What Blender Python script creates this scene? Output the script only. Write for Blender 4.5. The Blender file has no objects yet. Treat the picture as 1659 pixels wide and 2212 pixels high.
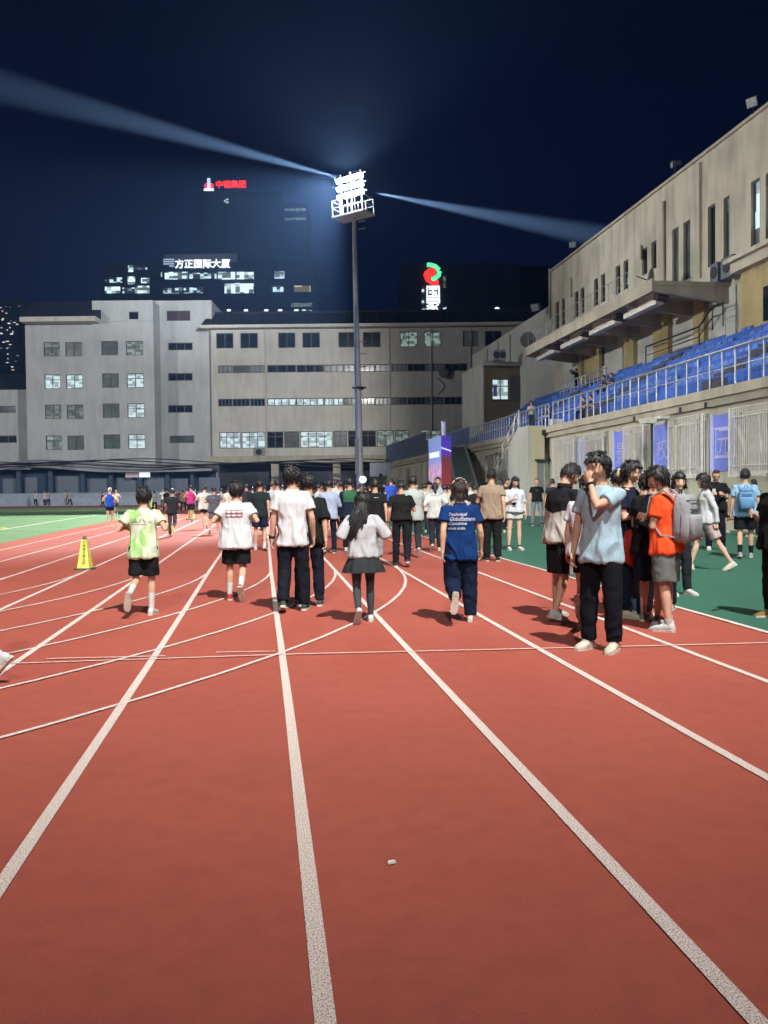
import bpy, bmesh, math, random
from mathutils import Vector, Matrix, noise
from mathutils.bvhtree import BVHTree
R = math.radians
S = bpy.context.scene
COL = S.collection
random.seed(7)

# ------------------------------------------------------------------ camera
FPX, CXI, CYI, CAMH = 1900.0, 829.5, 1106.0, 1.5      # working frame is 1659 x 2212
YAW, PITCH, ROLL = math.atan(262 / 1900), math.atan(46.7 / 1900), R(0.6)
cF = Vector((math.sin(YAW) * math.cos(PITCH), math.cos(YAW) * math.cos(PITCH), -math.sin(PITCH)))
cR0 = Vector((math.cos(YAW), -math.sin(YAW), 0))
cU0 = cR0.cross(cF)
cR = cR0 * math.cos(ROLL) - cU0 * math.sin(ROLL)
cU = cU0 * math.cos(ROLL) + cR0 * math.sin(ROLL)
cam = bpy.data.cameras.new('camera')
cam.sensor_fit = 'VERTICAL'; cam.sensor_height = 24; cam.lens = 24 * FPX / 2212
cam.clip_start = 0.05; cam.clip_end = 5000
co = bpy.data.objects.new('camera', cam); COL.objects.link(co)
mm = Matrix.Identity(4)
for i in range(3):
    mm[i][0] = cR[i]; mm[i][1] = cU[i]; mm[i][2] = -cF[i]
mm[2][3] = CAMH
co.matrix_world = mm
S.camera = co
CP = Vector((0, 0, CAMH))
FH = Vector((math.sin(YAW), math.cos(YAW), 0))       # horizontal forward
def ray(px, py): return cF + cR * ((px - CXI) / FPX) - cU * ((py - CYI) / FPX)
def G(px, py, z=0.0):
    d = ray(px, py); t = (z - CAMH) / d.z; return CP + d * t
def PX(px, py, X):                                   # point on the plane x = X
    d = ray(px, py); return CP + d * (X / d.x)
def PY(px, py, Y):
    d = ray(px, py); return CP + d * (Y / d.y)
def PD(px, py, D):                                   # point at forward distance D
    d = ray(px, py); return CP + d * (D / d.dot(FH))
def SX(px, py, X):                                   # (along, height) for things facing the track
    p = PX(px, py, X); return (-p.y, p.z)
def BD(px, py, D):                                   # (right, height) for things facing the camera
    p = PD(px, py, D); return (p.x * cR0.x + p.y * cR0.y, p.z)

# ------------------------------------------------------------------ world: night sky
w = bpy.data.worlds.new("World"); S.world = w; w.use_nodes = True
nt = w.node_tree; nt.nodes.clear()
out = nt.nodes.new('ShaderNodeOutputWorld'); bg = nt.nodes.new('ShaderNodeBackground')
tc = nt.nodes.new('ShaderNodeTexCoord'); sep = nt.nodes.new('ShaderNodeSeparateXYZ')
cr = nt.nodes.new('ShaderNodeValToRGB')
cr.color_ramp.elements[0].position = 0.0; cr.color_ramp.elements[0].color = (.004, .007, .026, 1)
cr.color_ramp.elements[1].position = 0.6; cr.color_ramp.elements[1].color = (.0003, .0012, .0095, 1)
e = cr.color_ramp.elements.new(.18); e.color = (.0010, .0030, .018, 1)
nt.links.new(tc.outputs['Generated'], sep.inputs[0]); nt.links.new(sep.outputs['Z'], cr.inputs[0])
nt.links.new(cr.outputs[0], bg.inputs[0]); nt.links.new(bg.outputs[0], out.inputs[0])
bg.inputs[1].default_value = 1.0
S.view_settings.view_transform = 'Standard'; S.view_settings.look = 'None'
S.view_settings.exposure = 0.0; S.view_settings.gamma = 1.0
S.cycles.max_bounces = 6; S.cycles.diffuse_bounces = 3; S.cycles.glossy_bounces = 2
S.cycles.transmission_bounces = 3; S.cycles.volume_bounces = 0
S.cycles.use_denoising = True
S.cycles.sample_clamp_indirect = 4.0

# ------------------------------------------------------------------ stadium floodlights
def lamp(name, kind, loc, target, power, color, size=1.0, cone=None, blend=.5):
    l = bpy.data.lights.new(name, kind); l.energy = power; l.color = color
    l.shadow_soft_size = size
    if kind == 'SPOT': l.spot_size = R(cone); l.spot_blend = blend
    o = bpy.data.objects.new(name, l); COL.objects.link(o); o.location = loc
    if target is not None:
        o.rotation_euler = (Vector(target) - Vector(loc)).to_track_quat('-Z', 'Y').to_euler()
    return o
LC = (0.90, 0.96, 1.0)
TOWER = PD(762, 402, 60.0)
HEADL = TOWER + Vector((-.9, -1.1, .1))
lamp('floodlight_visible_tower', 'SPOT', HEADL, (-13, 46, 0), 140000, LC, .4, 74, .30)
lamp('floodlight_visible_tower_back', 'SPOT', TOWER + Vector((-.6, .9, .2)), (-22, 116, 9), 66000, (1, .985, .95), .4, 84, .5)
lamp('haze_fill_spot', 'SPOT', TOWER + Vector((-.8, .3, .2)), PD(330, 545, 150), 190000, LC, .4, 34, 1.0)  # extra spot at the head, added to brighten the haze over the left roofs
lamp('halo_fill', 'POINT', TOWER + Vector((-.3, -.9, .0)), None, 5000, LC, .35)  # extra point lamp, added for the halo round the head
lamp('halo_fill_up', 'SPOT', TOWER + Vector((-.1, -.3, .6)), TOWER + Vector((-.4, -.7, 2)), 50000, (1, .96, .90), .35, 165, .6)  # added upward spot that carries the same halo above the head
lamp('floodlight_beam_near', 'SPOT', TOWER + Vector((-.9, -.6, .3)), PD(20, 192, 34.0), 8000000, (1, .95, .85), .08, 3.1, .8)
lamp('floodlight_beam_stand', 'SPOT', TOWER + Vector((1.5, .1, -.35)), PD(1430, 537, 80.0), 30000000, (1, .95, .85), .06, 6.0, .9)
# the tower's twin beside the track behind the camera and those across the field
WC = (1, .975, .94)
lamp('floodlight_rear_tower', 'SPOT', (7.0, -10, 33), (.5, 25.5, 0), 143000, WC, .2, 63, 1.0)
lamp('floodlight_rear_left', 'SPOT', (-5, -22, 24), (2, 24, 0), 34000, WC, .3, 40, 1.0)
lamp('floodlight_field_far', 'SPOT', (-30, 34, 26), (4, 36, 1), 32000, WC, .35, 62, .9)
lamp('stand_face_fill', 'SPOT', (-36, 34, 13), (22, 42, 8), 62000, WC, .5, 44, .8)  # low lamp added over the field to lift the stand wall and canopy underside
lamp('floodlight_far_corner', 'SPOT', (-70, 56, 26), (-4, 108, 8), 66000, (1, .985, .95), .9, 84, .6)

# ------------------------------------------------------------------ materials
MC = {}
def nodes(name):
    m = bpy.data.materials.new(name); m.use_nodes = True
    return m, m.node_tree, m.node_tree.nodes['Principled BSDF']
def mat(name, col, rough=.8, spec=.3, metal=0.0, var=.12, scale=6.0, bump=.0, bscale=60.0, emit=None, es=0.0, coat=0.0, stretch=(1, 1, 1)):
    key = (name, tuple(col), rough, var, emit, es)
    if key in MC: return MC[key]
    m, t, b = nodes(name); N = t.nodes.new; L = t.links.new
    b.inputs['Roughness'].default_value = rough; b.inputs['Metallic'].default_value = metal
    b.inputs['Specular IOR Level'].default_value = spec
    tc = N('ShaderNodeTexCoord'); mp = N('ShaderNodeMapping'); mp.inputs['Scale'].default_value = stretch
    L(tc.outputs['Object'], mp.inputs[0])
    n = N('ShaderNodeTexNoise'); n.inputs['Scale'].default_value = scale; n.inputs['Detail'].default_value = 4
    L(mp.outputs[0], n.inputs['Vector'])
    cr = N('ShaderNodeValToRGB')
    cr.color_ramp.elements[0].position = .3; cr.color_ramp.elements[1].position = .7
    cr.color_ramp.elements[0].color = tuple(c * (1 - var) for c in col) + (1,)
    cr.color_ramp.elements[1].color = tuple(min(1, c * (1 + var)) for c in col) + (1,)
    L(n.outputs['Fac'], cr.inputs[0]); L(cr.outputs[0], b.inputs['Base Color'])
    if bump:
        n2 = N('ShaderNodeTexNoise'); n2.inputs['Scale'].default_value = bscale; n2.inputs['Detail'].default_value = 3
        L(mp.outputs[0], n2.inputs['Vector'])
        bp = N('ShaderNodeBump'); bp.inputs['Strength'].default_value = bump; bp.inputs['Distance'].default_value = .02
        L(n2.outputs['Fac'], bp.inputs['Height']); L(bp.outputs[0], b.inputs['Normal'])
    if emit:
        b.inputs['Emission Color'].default_value = tuple(emit) + (1,); b.inputs['Emission Strength'].default_value = es
    MC[key] = m; return m
def s2l(r, g, b):
    f = lambda c: (c / 255 / 12.92) if c <= 10 else ((c / 255 + .055) / 1.055) ** 2.4
    return (f(r), f(g), f(b))

def ground_mat(name, c1, c2, c3, fine=900.0, rough=.75, spec=.35, bump=.5, patch=.35):
    m, t, b = nodes(name); N = t.nodes.new; L = t.links.new
    tc = N('ShaderNodeTexCoord')
    big = N('ShaderNodeTexNoise'); big.inputs['Scale'].default_value = .45; big.inputs['Detail'].default_value = 5; big.inputs['Roughness'].default_value = .6
    mid = N('ShaderNodeTexNoise'); mid.inputs['Scale'].default_value = 7; mid.inputs['Detail'].default_value = 6
    fi = N('ShaderNodeTexVoronoi'); fi.inputs['Scale'].default_value = fine * .3
    fn = N('ShaderNodeTexNoise'); fn.inputs['Scale'].default_value = fine * .5; fn.inputs['Detail'].default_value = 2
    for q in (big, mid, fi, fn): L(tc.outputs['Object'], q.inputs['Vector'])
    r1 = N('ShaderNodeValToRGB'); r1.color_ramp.elements[0].position = .32; r1.color_ramp.elements[1].position = .68
    r1.color_ramp.elements[0].color = c1 + (1,); r1.color_ramp.elements[1].color = c2 + (1,)
    L(big.outputs['Fac'], r1.inputs[0])
    mx = N('ShaderNodeMix'); mx.data_type = 'RGBA'
    mr = N('ShaderNodeMapRange'); mr.inputs[1].default_value = .45; mr.inputs[2].default_value = .75; mr.inputs[3].default_value = 0; mr.inputs[4].default_value = patch
    L(mid.outputs['Fac'], mr.inputs[0]); L(mr.outputs[0], mx.inputs[0]); L(r1.outputs[0], mx.inputs[6]); mx.inputs[7].default_value = c3 + (1,)
    m2 = N('ShaderNodeMix'); m2.data_type = 'RGBA'; m2.blend_type = 'MULTIPLY'; m2.inputs[0].default_value = 1
    r2 = N('ShaderNodeMapRange'); r2.inputs[1].default_value = .25; r2.inputs[2].default_value = .75; r2.inputs[3].default_value = .68; r2.inputs[4].default_value = 1.32
    L(fn.outputs['Fac'], r2.inputs[0]); L(mx.outputs[2], m2.inputs[6]); L(r2.outputs[0], m2.inputs[7])
    L(m2.outputs[2], b.inputs['Base Color'])
    bp = N('ShaderNodeBump'); bp.inputs['Strength'].default_value = bump; bp.inputs['Distance'].default_value = .004
    L(fi.outputs['Distance'], bp.inputs['Height']); L(bp.outputs[0], b.inputs['Normal'])
    b.inputs['Roughness'].default_value = rough; b.inputs['Specular IOR Level'].default_value = spec
    if name == 'rubber_track':
        b.inputs['Sheen Weight'].default_value = .05; b.inputs['Sheen Roughness'].default_value = .4; b.inputs['Sheen Tint'].default_value = (1, .5, .4, 1)
    return m
M_track = ground_mat('rubber_track', (.325, .075, .052), (.375, .089, .060), (.255, .060, .043), fine=420, rough=.78, spec=.2, patch=.45)
M_apron = ground_mat('green_rubber', (.028, .115, .075), (.034, .13, .086), (.022, .095, .062), rough=.7)
M_turf = ground_mat('artificial_turf', (.095, .18, .078), (.135, .215, .106), (.20, .26, .155), fine=300, rough=.9, spec=.1, patch=.6)
M_ground = ground_mat('asphalt', (.045, .045, .048), (.06, .06, .062), (.05, .05, .05))
def line_mat():
    m, t, b = nodes('line_paint'); N = t.nodes.new; L = t.links.new
    tc = N('ShaderNodeTexCoord'); n = N('ShaderNodeTexNoise'); n.inputs['Scale'].default_value = 160; n.inputs['Detail'].default_value = 3
    n3 = N('ShaderNodeTexNoise'); n3.inputs['Scale'].default_value = 1.3
    L(tc.outputs['Object'], n.inputs['Vector']); L(tc.outputs['Object'], n3.inputs['Vector'])
    cr = N('ShaderNodeValToRGB'); cr.color_ramp.elements[0].position = .36; cr.color_ramp.elements[0].color = (.30, .15, .11, 1)
    cr.color_ramp.elements[1].position = .56; cr.color_ramp.elements[1].color = (.80, .72, .65, 1)
    L(n.outputs['Fac'], cr.inputs[0]); L(cr.outputs[0], b.inputs['Base Color']); b.inputs['Roughness'].default_value = .7
    bp = N('ShaderNodeBump'); bp.inputs['Strength'].default_value = .5; bp.inputs['Distance'].default_value = .004
    L(n.outputs['Fac'], bp.inputs['Height']); L(bp.outputs[0], b.inputs['Normal'])
    return m
M_line = line_mat()
def wall_mat(name, col, dirt=.18, streak=.5):
    m, t, b = nodes(name); N = t.nodes.new; L = t.links.new
    tc = N('ShaderNodeTexCoord'); mp = N('ShaderNodeMapping'); mp.inputs['Scale'].default_value = (1.2, 1.2, .2)
    L(tc.outputs['Object'], mp.inputs[0])
    n = N('ShaderNodeTexNoise'); n.inputs['Scale'].default_value = 1.3; n.inputs['Detail'].default_value = 6; L(mp.outputs[0], n.inputs['Vector'])
    n2 = N('ShaderNodeTexNoise'); n2.inputs['Scale'].default_value = .35; n2.inputs['Detail'].default_value = 5; L(tc.outputs['Object'], n2.inputs['Vector'])
    n3 = N('ShaderNodeTexNoise'); n3.inputs['Scale'].default_value = 40; L(tc.outputs['Object'], n3.inputs['Vector'])
    ad = N('ShaderNodeMath'); ad.operation = 'MULTIPLY'; L(n.outputs['Fac'], ad.inputs[0]); L(n2.outputs['Fac'], ad.inputs[1])
    cr = N('ShaderNodeValToRGB'); cr.color_ramp.elements[0].position = .12; cr.color_ramp.elements[1].position = .30
    cr.color_ramp.elements[0].color = tuple(c * (1 - dirt) for c in col) + (1,); cr.color_ramp.elements[1].color = tuple(col) + (1,)
    L(ad.outputs[0], cr.inputs[0]); L(cr.outputs[0], b.inputs['Base Color'])
    bp = N('ShaderNodeBump'); bp.inputs['Strength'].default_value = .25; bp.inputs['Distance'].default_value = .02
    L(n3.outputs['Fac'], bp.inputs['Height']); L(bp.outputs[0], b.inputs['Normal'])
    b.inputs['Roughness'].default_value = .9; b.inputs['Specular IOR Level'].default_value = .15
    return m
M_main = wall_mat('render_grey_cream', (.56, .55, .50))
M_left = wall_mat('render_grey', (.50, .52, .52))
M_trim = wall_mat('trim_cream', (.62, .61, .55), .15)
M_stand = wall_mat('stand_cream', (.54, .51, .41), .35)
M_yellow = wall_mat('stand_yellow', (.42, .35, .18), .3)
M_pale = wall_mat('stand_pale', (.50, .52, .48), .2)
M_conc = wall_mat('concrete', (.44, .41, .33), .3)
M_roof = mat('dark_roof_tile', (.018, .022, .032), .8)
M_steel = mat('galvanised_rail', (.42, .44, .47), .35, .6, .7)
M_white = mat('white_metal', (.62, .60, .55), .6)
M_glassd = mat('dark_glass', (.012, .018, .024), .12, .6, var=.3, scale=.6)
M_glassg = mat('grey_green_glass', (.09, .115, .105), .25, .5, var=.45, scale=.8)
M_curt = mat('pale_curtain', (.24, .25, .26), .6, var=.4, scale=2.0, stretch=(3, 3, .3))
M_frame = mat('window_frame', (.10, .10, .10), .5)
M_black = mat('black_metal', (.015, .015, .017), .5)
M_blue = mat('blue_seats', (.075, .16, .46), .6, var=.45, scale=1.6, bump=.6, bscale=5)
M_banner = mat('banner_blue', (.19, .24, .74), .7, var=.10, scale=2)
M_bannerl = mat('banner_pale', (.42, .45, .72), .7)
def lit_mat(name, col, st, dark=.15, scale=2.5, thr=.45):
    m, t, b = nodes(name); N = t.nodes.new; L = t.links.new
    tc = N('ShaderNodeTexCoord'); mp = N('ShaderNodeMapping'); mp.inputs['Scale'].default_value = (1, 1, 2.2); L(tc.outputs['Object'], mp.inputs[0])
    sn = N('ShaderNodeVectorMath'); sn.operation = 'SNAP'; sn.inputs[1].default_value = (1.35 / scale, 1.35 / scale, 1.9 / scale); L(mp.outputs[0], sn.inputs[0])
    v = N('ShaderNodeTexWhiteNoise'); v.noise_dimensions = '3D'; L(sn.outputs[0], v.inputs['Vector'])
    n = N('ShaderNodeTexNoise'); n.inputs['Scale'].default_value = scale * .7; n.inputs['Detail'].default_value = 3; L(mp.outputs[0], n.inputs['Vector'])
    sp = N('ShaderNodeSeparateColor'); L(v.outputs['Color'], sp.inputs[0])
    a = N('ShaderNodeMath'); a.operation = 'MULTIPLY_ADD'; L(n.outputs['Fac'], a.inputs[0]); a.inputs[1].default_value = .35; L(sp.outputs[0], a.inputs[2])
    cr = N('ShaderNodeValToRGB'); cr.color_ramp.elements[0].position = thr; cr.color_ramp.elements[1].position = min(1, thr + .3)
    cr.color_ramp.elements[0].color = tuple(c * dark for c in col) + (1,); cr.color_ramp.elements[1].color = tuple(col) + (1,)
    L(a.outputs[0], cr.inputs[0]); L(cr.outputs[0], b.inputs['Emission Color']); b.inputs['Emission Strength'].default_value = st
    b.inputs['Base Color'].default_value = (.05, .06, .06, 1)
    return m
M_litw = lit_mat('lit_window', (.72, .92, .95), .85, .45)
M_litg = lit_mat('lit_window_green', (.62, .82, .72), .36, .3, thr=.6)
M_lity = lit_mat('lit_window_dim', (.55, .66, .55), .22, .2)
M_litd = lit_mat('lit_office', (.62, .85, .95), 1.1, .03, 1.1, .75)
M_litb = lit_mat('lit_office_bright', (.72, .92, .95), 1.3, .12, .9, .5)
M_lityel = lit_mat('lit_office_yellow', (.95, .9, .5), 1.3, .1, .5, .5)
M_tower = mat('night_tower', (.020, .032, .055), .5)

# ------------------------------------------------------------------ mesh helpers
class MB:
    def __init__(s): s.v = []; s.f = []; s.m = []; s.sm = []
    def add(s, vs, fs, m=0, smooth=False):
        o = len(s.v); s.v += [tuple(v) for v in vs]
        for f in fs: s.f.append(tuple(i + o for i in f)); s.m.append(m); s.sm.append(smooth)
    def box(s, x0, x1, y0, y1, z0, z1, m=0):
        v = [(x0, y0, z0), (x1, y0, z0), (x1, y1, z0), (x0, y1, z0), (x0, y0, z1), (x1, y0, z1), (x1, y1, z1), (x0, y1, z1)]
        s.add(v, [(0, 3, 2, 1), (4, 5, 6, 7), (0, 1, 5, 4), (1, 2, 6, 5), (2, 3, 7, 6), (3, 0, 4, 7)], m)
    def hexa(s, v, m=0):
        s.add(v, [(0, 3, 2, 1), (4, 5, 6, 7), (0, 1, 5, 4), (1, 2, 6, 5), (2, 3, 7, 6), (3, 0, 4, 7)], m)
    def quad(s, a, b, c, d, m=0): s.add([a, b, c, d], [(0, 1, 2, 3)], m)
    def prism(s, poly, axis, a0, a1, m=0):       # extrude a 2D polygon along an axis
        n = len(poly)
        def P(q, a):
            return (a, q[0], q[1]) if axis == 0 else ((q[0], a, q[1]) if axis == 1 else (q[0], q[1], a))
        v = [P(q, a0) for q in poly] + [P(q, a1) for q in poly]
        f = [tuple(range(n - 1, -1, -1)), tuple(range(n, 2 * n))] + [(i, (i + 1) % n, n + (i + 1) % n, n + i) for i in range(n)]
        s.add(v, f, m)
    def tube(s, pts, r, n=8, m=0, cap=True, smooth=True):
        pts = [Vector(p) for p in pts]; rr = r if isinstance(r, (list, tuple)) else [r] * len(pts)
        vs = []; prev = None
        for i, p in enumerate(pts):
            t = (pts[min(i + 1, len(pts) - 1)] - pts[max(i - 1, 0)])
            t = t.normalized() if t.length > 1e-9 else Vector((0, 0, 1))
            a = prev if prev is not None else (Vector((0, 0, 1)) if abs(t.z) < .9 else Vector((1, 0, 0)))
            a = (a - t * a.dot(t)); a = a.normalized() if a.length > 1e-6 else t.orthogonal().normalized()
            prev = a; b = t.cross(a)
            for k in range(n):
                q = 2 * math.pi * k / n
                vs.append(p + a * (rr[i] * math.cos(q)) + b * (rr[i] * math.sin(q)))
        fs = []
        for i in range(len(pts) - 1):
            for k in range(n):
                k2 = (k + 1) % n; fs.append((i * n + k, i * n + k2, (i + 1) * n + k2, (i + 1) * n + k))
        s.add(vs, fs, m, smooth)
        if cap:
            o = len(pts) * n
            s.add(vs[:n], [tuple(range(n - 1, -1, -1))], m); s.add(vs[o - n:], [tuple(range(n))], m)
    def loft(s, rings, m=0, smooth=True):        # rings: (centre, right, fwd, rx, ry, power)
        n = 20; vs = []
        for (c, a, b, rx, ry, pw) in rings:
            for k in range(n):
                q = 2 * math.pi * k / n; cq, sq = math.cos(q), math.sin(q)
                e = 2.0 / pw
                x = rx * math.copysign(abs(cq) ** e, cq); y = ry * math.copysign(abs(sq) ** e, sq)
                vs.append(c + a * x + b * y)
        fs = []
        for i in range(len(rings) - 1):
            for k in range(n):
                k2 = (k + 1) % n; fs.append((i * n + k, i * n + k2, (i + 1) * n + k2, (i + 1) * n + k))
        o = (len(rings) - 1) * n
        fs.append(tuple(range(n - 1, -1, -1))); fs.append(tuple(o + k for k in range(n)))
        s.add(vs, fs, m, smooth)
    def ell(s, c, a, b, u, ra, rb, ru, m=0, nu=14, nv=9, fn=None):
        vs = []; c = Vector(c)
        for j in range(nv + 1):
            ph = math.pi * j / nv
            for k in range(nu):
                q = 2 * math.pi * k / nu
                d = Vector((math.sin(ph) * math.cos(q), math.sin(ph) * math.sin(q), math.cos(ph)))
                f = fn(d) if fn else 1.0
                vs.append(c + a * (d.x * ra * f) + b * (d.y * rb * f) + u * (d.z * ru * f))
        fs = [(j * nu + k, (j + 1) * nu + k, (j + 1) * nu + (k + 1) % nu, j * nu + (k + 1) % nu) for j in range(nv) for k in range(nu)]
        s.add(vs, fs, m, True)
    def mesh(s, name):
        me = bpy.data.meshes.new(name); me.from_pydata(s.v, [], s.f)
        me.polygons.foreach_set('material_index', s.m); me.polygons.foreach_set('use_smooth', s.sm)
        me.validate(); me.update(); return me
    def build(s, name, mats, parent=None, rotz=0, loc=(0, 0, 0), **tags):
        me = s.mesh(name)
        for m_ in (mats if isinstance(mats, (list, tuple)) else [mats]): me.materials.append(m_)
        return link(name, me, parent, rotz, loc, **tags)
def link(name, me, parent=None, rotz=0, loc=(0, 0, 0), **tags):
    o = bpy.data.objects.new(name, me); COL.objects.link(o)
    if parent is not None: o.parent = parent
    o.rotation_euler[2] = rotz; o.location = loc
    tag(o, **tags); return o
def tag(o, label=None, cat=None, group=None, kind=None):
    if label: o['label'] = label
    if cat: o['category'] = cat
    if group: o['group'] = group
    if kind: o['kind'] = kind
    return o
def empty(name, loc=(0, 0, 0), rotz=0, **tags):
    o = bpy.data.objects.new(name, None); COL.objects.link(o); o.location = loc; o.rotation_euler[2] = rotz
    o.empty_display_size = .3
    return tag(o, **tags)

def text_mesh(txt, size, depth=.02, shear=0, offset=0, align='CENTER', spacing=1.0, line=1.0):
    c = bpy.data.curves.new('txt', 'FONT'); c.body = txt; c.size = size; c.extrude = depth; c.shear = shear; c.offset = offset
    c.align_x = align; c.align_y = 'CENTER'; c.resolution_u = 3; c.space_character = spacing; c.space_line = line
    o = bpy.data.objects.new('txt', c); COL.objects.link(o)
    dg = bpy.context.evaluated_depsgraph_get(); me = bpy.data.meshes.new_from_object(o.evaluated_get(dg))
    bpy.data.objects.remove(o); bpy.data.curves.remove(c)
    return me                                     # in the xy plane, x right, y up
def text_obj(name, txt, size, m, parent, x, y, z, depth=.05, rotz=None, **kw):
    me = text_mesh(txt, size, depth, **kw)
    me.materials.clear(); me.materials.append(m)
    for v in me.vertices:
        c = v.co; v.co = (c.x, -c.z, c.y)         # stand it up facing local -y
    o = link(name, me, parent, rotz or 0, (x, y, z)); return o

def wall(mb, x0, x1, z0, z1, y, holes, depth=.25, m=0, mr=0, thick=None):
    """wall facing -y at plane y with rectangular openings (x0,x1,z0,z1) and reveals"""
    xs = sorted(set([x0, x1] + [h[0] for h in holes] + [h[1] for h in holes]))
    zs = sorted(set([z0, z1] + [h[2] for h in holes] + [h[3] for h in holes]))
    xs = [x for x in xs if x0 <= x <= x1]; zs = [z for z in zs if z0 <= z <= z1]
    for i in range(len(xs) - 1):
        for j in range(len(zs) - 1):
            cx, cz = (xs[i] + xs[i + 1]) / 2, (zs[j] + zs[j + 1]) / 2
            if any(h[0] < cx < h[1] and h[2] < cz < h[3] for h in holes): continue
            mb.quad((xs[i], y, zs[j]), (xs[i + 1], y, zs[j]), (xs[i + 1], y, zs[j + 1]), (xs[i], y, zs[j + 1]), m)
    for (a, b, c, d) in holes:
        Y = y + depth
        mb.quad((a, y, c), (b, y, c), (b, Y, c), (a, Y, c), mr); mb.quad((a, Y, d), (b, Y, d), (b, y, d), (a, y, d), mr)
        mb.quad((a, y, d), (a, y, c), (a, Y, c), (a, Y, d), mr); mb.quad((b, y, c), (b, y, d), (b, Y, d), (b, Y, c), mr)
def window(parent, a, b, c, d, y, pane, nx=2, nz=1, fr=.06, trans=None, rotz=0, sill=True, framem=None, name='window'):
    """window frame + pane filling opening (a,b,c,d) recessed behind plane y"""
    f = MB(); y0, y1 = y + .12, y + .20
    f.box(a, a + fr, y0, y1, c, d); f.box(b - fr, b, y0, y1, c, d)
    f.box(a + fr, b - fr, y0, y1, c, c + fr); f.box(a + fr, b - fr, y0, y1, d - fr, d)
    for i in range(1, nx):
        x = a + (b - a) * i / nx; f.box(x - fr / 2, x + fr / 2, y0 + .003, y1, c + fr, d - fr)
    if trans: f.box(a + fr, b - fr, y0 + .006, y1, trans - fr / 2, trans + fr / 2)
    if sill: f.box(a - .05, b + .05, y - .06, y + .12, c - .08, c - .002)
    fo = f.build(name, framem or M_frame, parent, rotz)
    p = MB(); p.box(a, b, y1 - .02, y1 + .05, c, d)
    p.build('pane', pane, fo)
    return fo

# ================================================================== setting: ground sheets
def sheet(name, poly, z, m, **t):
    me = bpy.data.meshes.new(name); me.from_pydata([(x, y, z) for x, y in poly], [], [tuple(range(len(poly)))])
    me.materials.append(m); return link(name, me, None, kind='structure', **t)
def arc(cx, cy, r, a0, a1, n): return [(cx + r * math.cos(R(a0 + (a1 - a0) * i / n)), cy + r * math.sin(R(a0 + (a1 - a0) * i / n))) for i in range(n + 1)]
sheet('ground', [(-600, -200), (600, -200), (600, 1500), (-600, 1500)], -.02, M_ground)
sheet('running_track', [(-90, -40), (5.1, -40), (5.1, 109), (-90, 109)], 0, M_track)
sheet('apron', [(5.1, -40), (16.2, -40), (16.2, 112), (5.1, 112)], 0, M_apron)
BCX, BCY = -15.45, 17.15
turf_poly = [(-90, 9.7), (BCX, 9.7)] + arc(BCX, BCY, 7.5, -88, 0, 14) + [(-7.95, 30), (-8.3, 60), (-9.4, 80), (-12.2, 97), (-90, 97)]
sheet('turf', turf_poly, .004, M_turf)
ml = MB()
def line(pts, wd, z=.006):
    vs = []
    for i, p in enumerate(pts):
        a = Vector(pts[max(0, i - 1)]); b = Vector(pts[min(len(pts) - 1, i + 1)]); t = (b - a).normalized(); n = Vector((-t.y, t.x)) * wd / 2
        vs += [(p[0] - n.x, p[1] - n.y, z), (p[0] + n.x, p[1] + n.y, z)]
    ml.add(vs, [(2 * i, 2 * i + 1, 2 * i + 3, 2 * i + 2) for i in range(len(pts) - 1)])
lanes = [-7.0, -5.8, -4.58, -3.4, -2.2, -1.01, .15, 1.34, 2.55, 3.83]
for i, x in enumerate(lanes):
    ys = [(-30), -10, 0, 3, 6, 9, 12, 17, 25, 40, 60, 90, 106]
    line([(x + .012 * math.sin(y * .31 + i), y) for y in ys], .062, .006 + .0006 * (i % 2))
for i, x in enumerate(lanes[:-1]):
    r = x - BCX; line(arc(BCX, BCY, r, -120, 0, 40), .046, .009 + .0006 * (i % 2))
line([(5.1, -30), (5.1, 110)], .07, .0105)
line([(-4.5, 8.12), (-2.3, 8.10), (.36, 8.06), (3.26, 7.86), (5.08, 7.76)], .03, .0118)
line([(-1.95, 8.27), (-.9, 8.20)], .028, .0118); line([(-.45, 8.30), (.1, 8.24)], .028, .0118)
line([(-3.4, 8.3), (-2.6, 8.25)], .028, .0118)
line([(-10.9, 0), (-11.0, 40), (-11.6, 70), (-12.4, 92)], .12, .009); line([(-60, 90), (-12.4, 90)], .12, .0098)
line([(-60, 71), (-11.6, 71)], .10, .0098); line([(-60, 56), (-11.3, 56)], .10, .0098)
ml.build('track_markings', M_line, kind='structure')
# scuffs lying on the track: a small scrap of paper
q = G(838, 1871); sc = MB(); sc.hexa([(q.x, q.y, .006), (q.x + .035, q.y + .01, .006), (q.x + .03, q.y + .03, .006), (q.x + .004, q.y + .022, .006), (q.x + .001, q.y, .012), (q.x + .034, q.y + .011, .016), (q.x + .029, q.y + .031, .012), (q.x + .004, q.y + .021, .014)])
sc.build('paper_scrap', mat('paper', (.7, .7, .68), .7), label='tiny white scrap of paper lying alone on the red track in the foreground', cat='litter')

# ================================================================== buildings facing the camera
RZ = -YAW
def bempty(name, label, cat, group=None): return empty(name, (0, 0, 0), 0, label=label, cat=cat, group=group)
def bx(px, D): return BD(px, 1000, D)[0]
def rect(px0, py0, px1, py1, D):
    a = BD(px0, py0, D); b = BD(px1, py1, D); c = BD(px0, py1, D); d_ = BD(px1, py0, D)
    return ((a[0] + c[0]) / 2, (b[0] + d_[0]) / 2, (b[1] + c[1]) / 2, (a[1] + d_[1]) / 2)   # x0 x1 z0 z1

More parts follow.
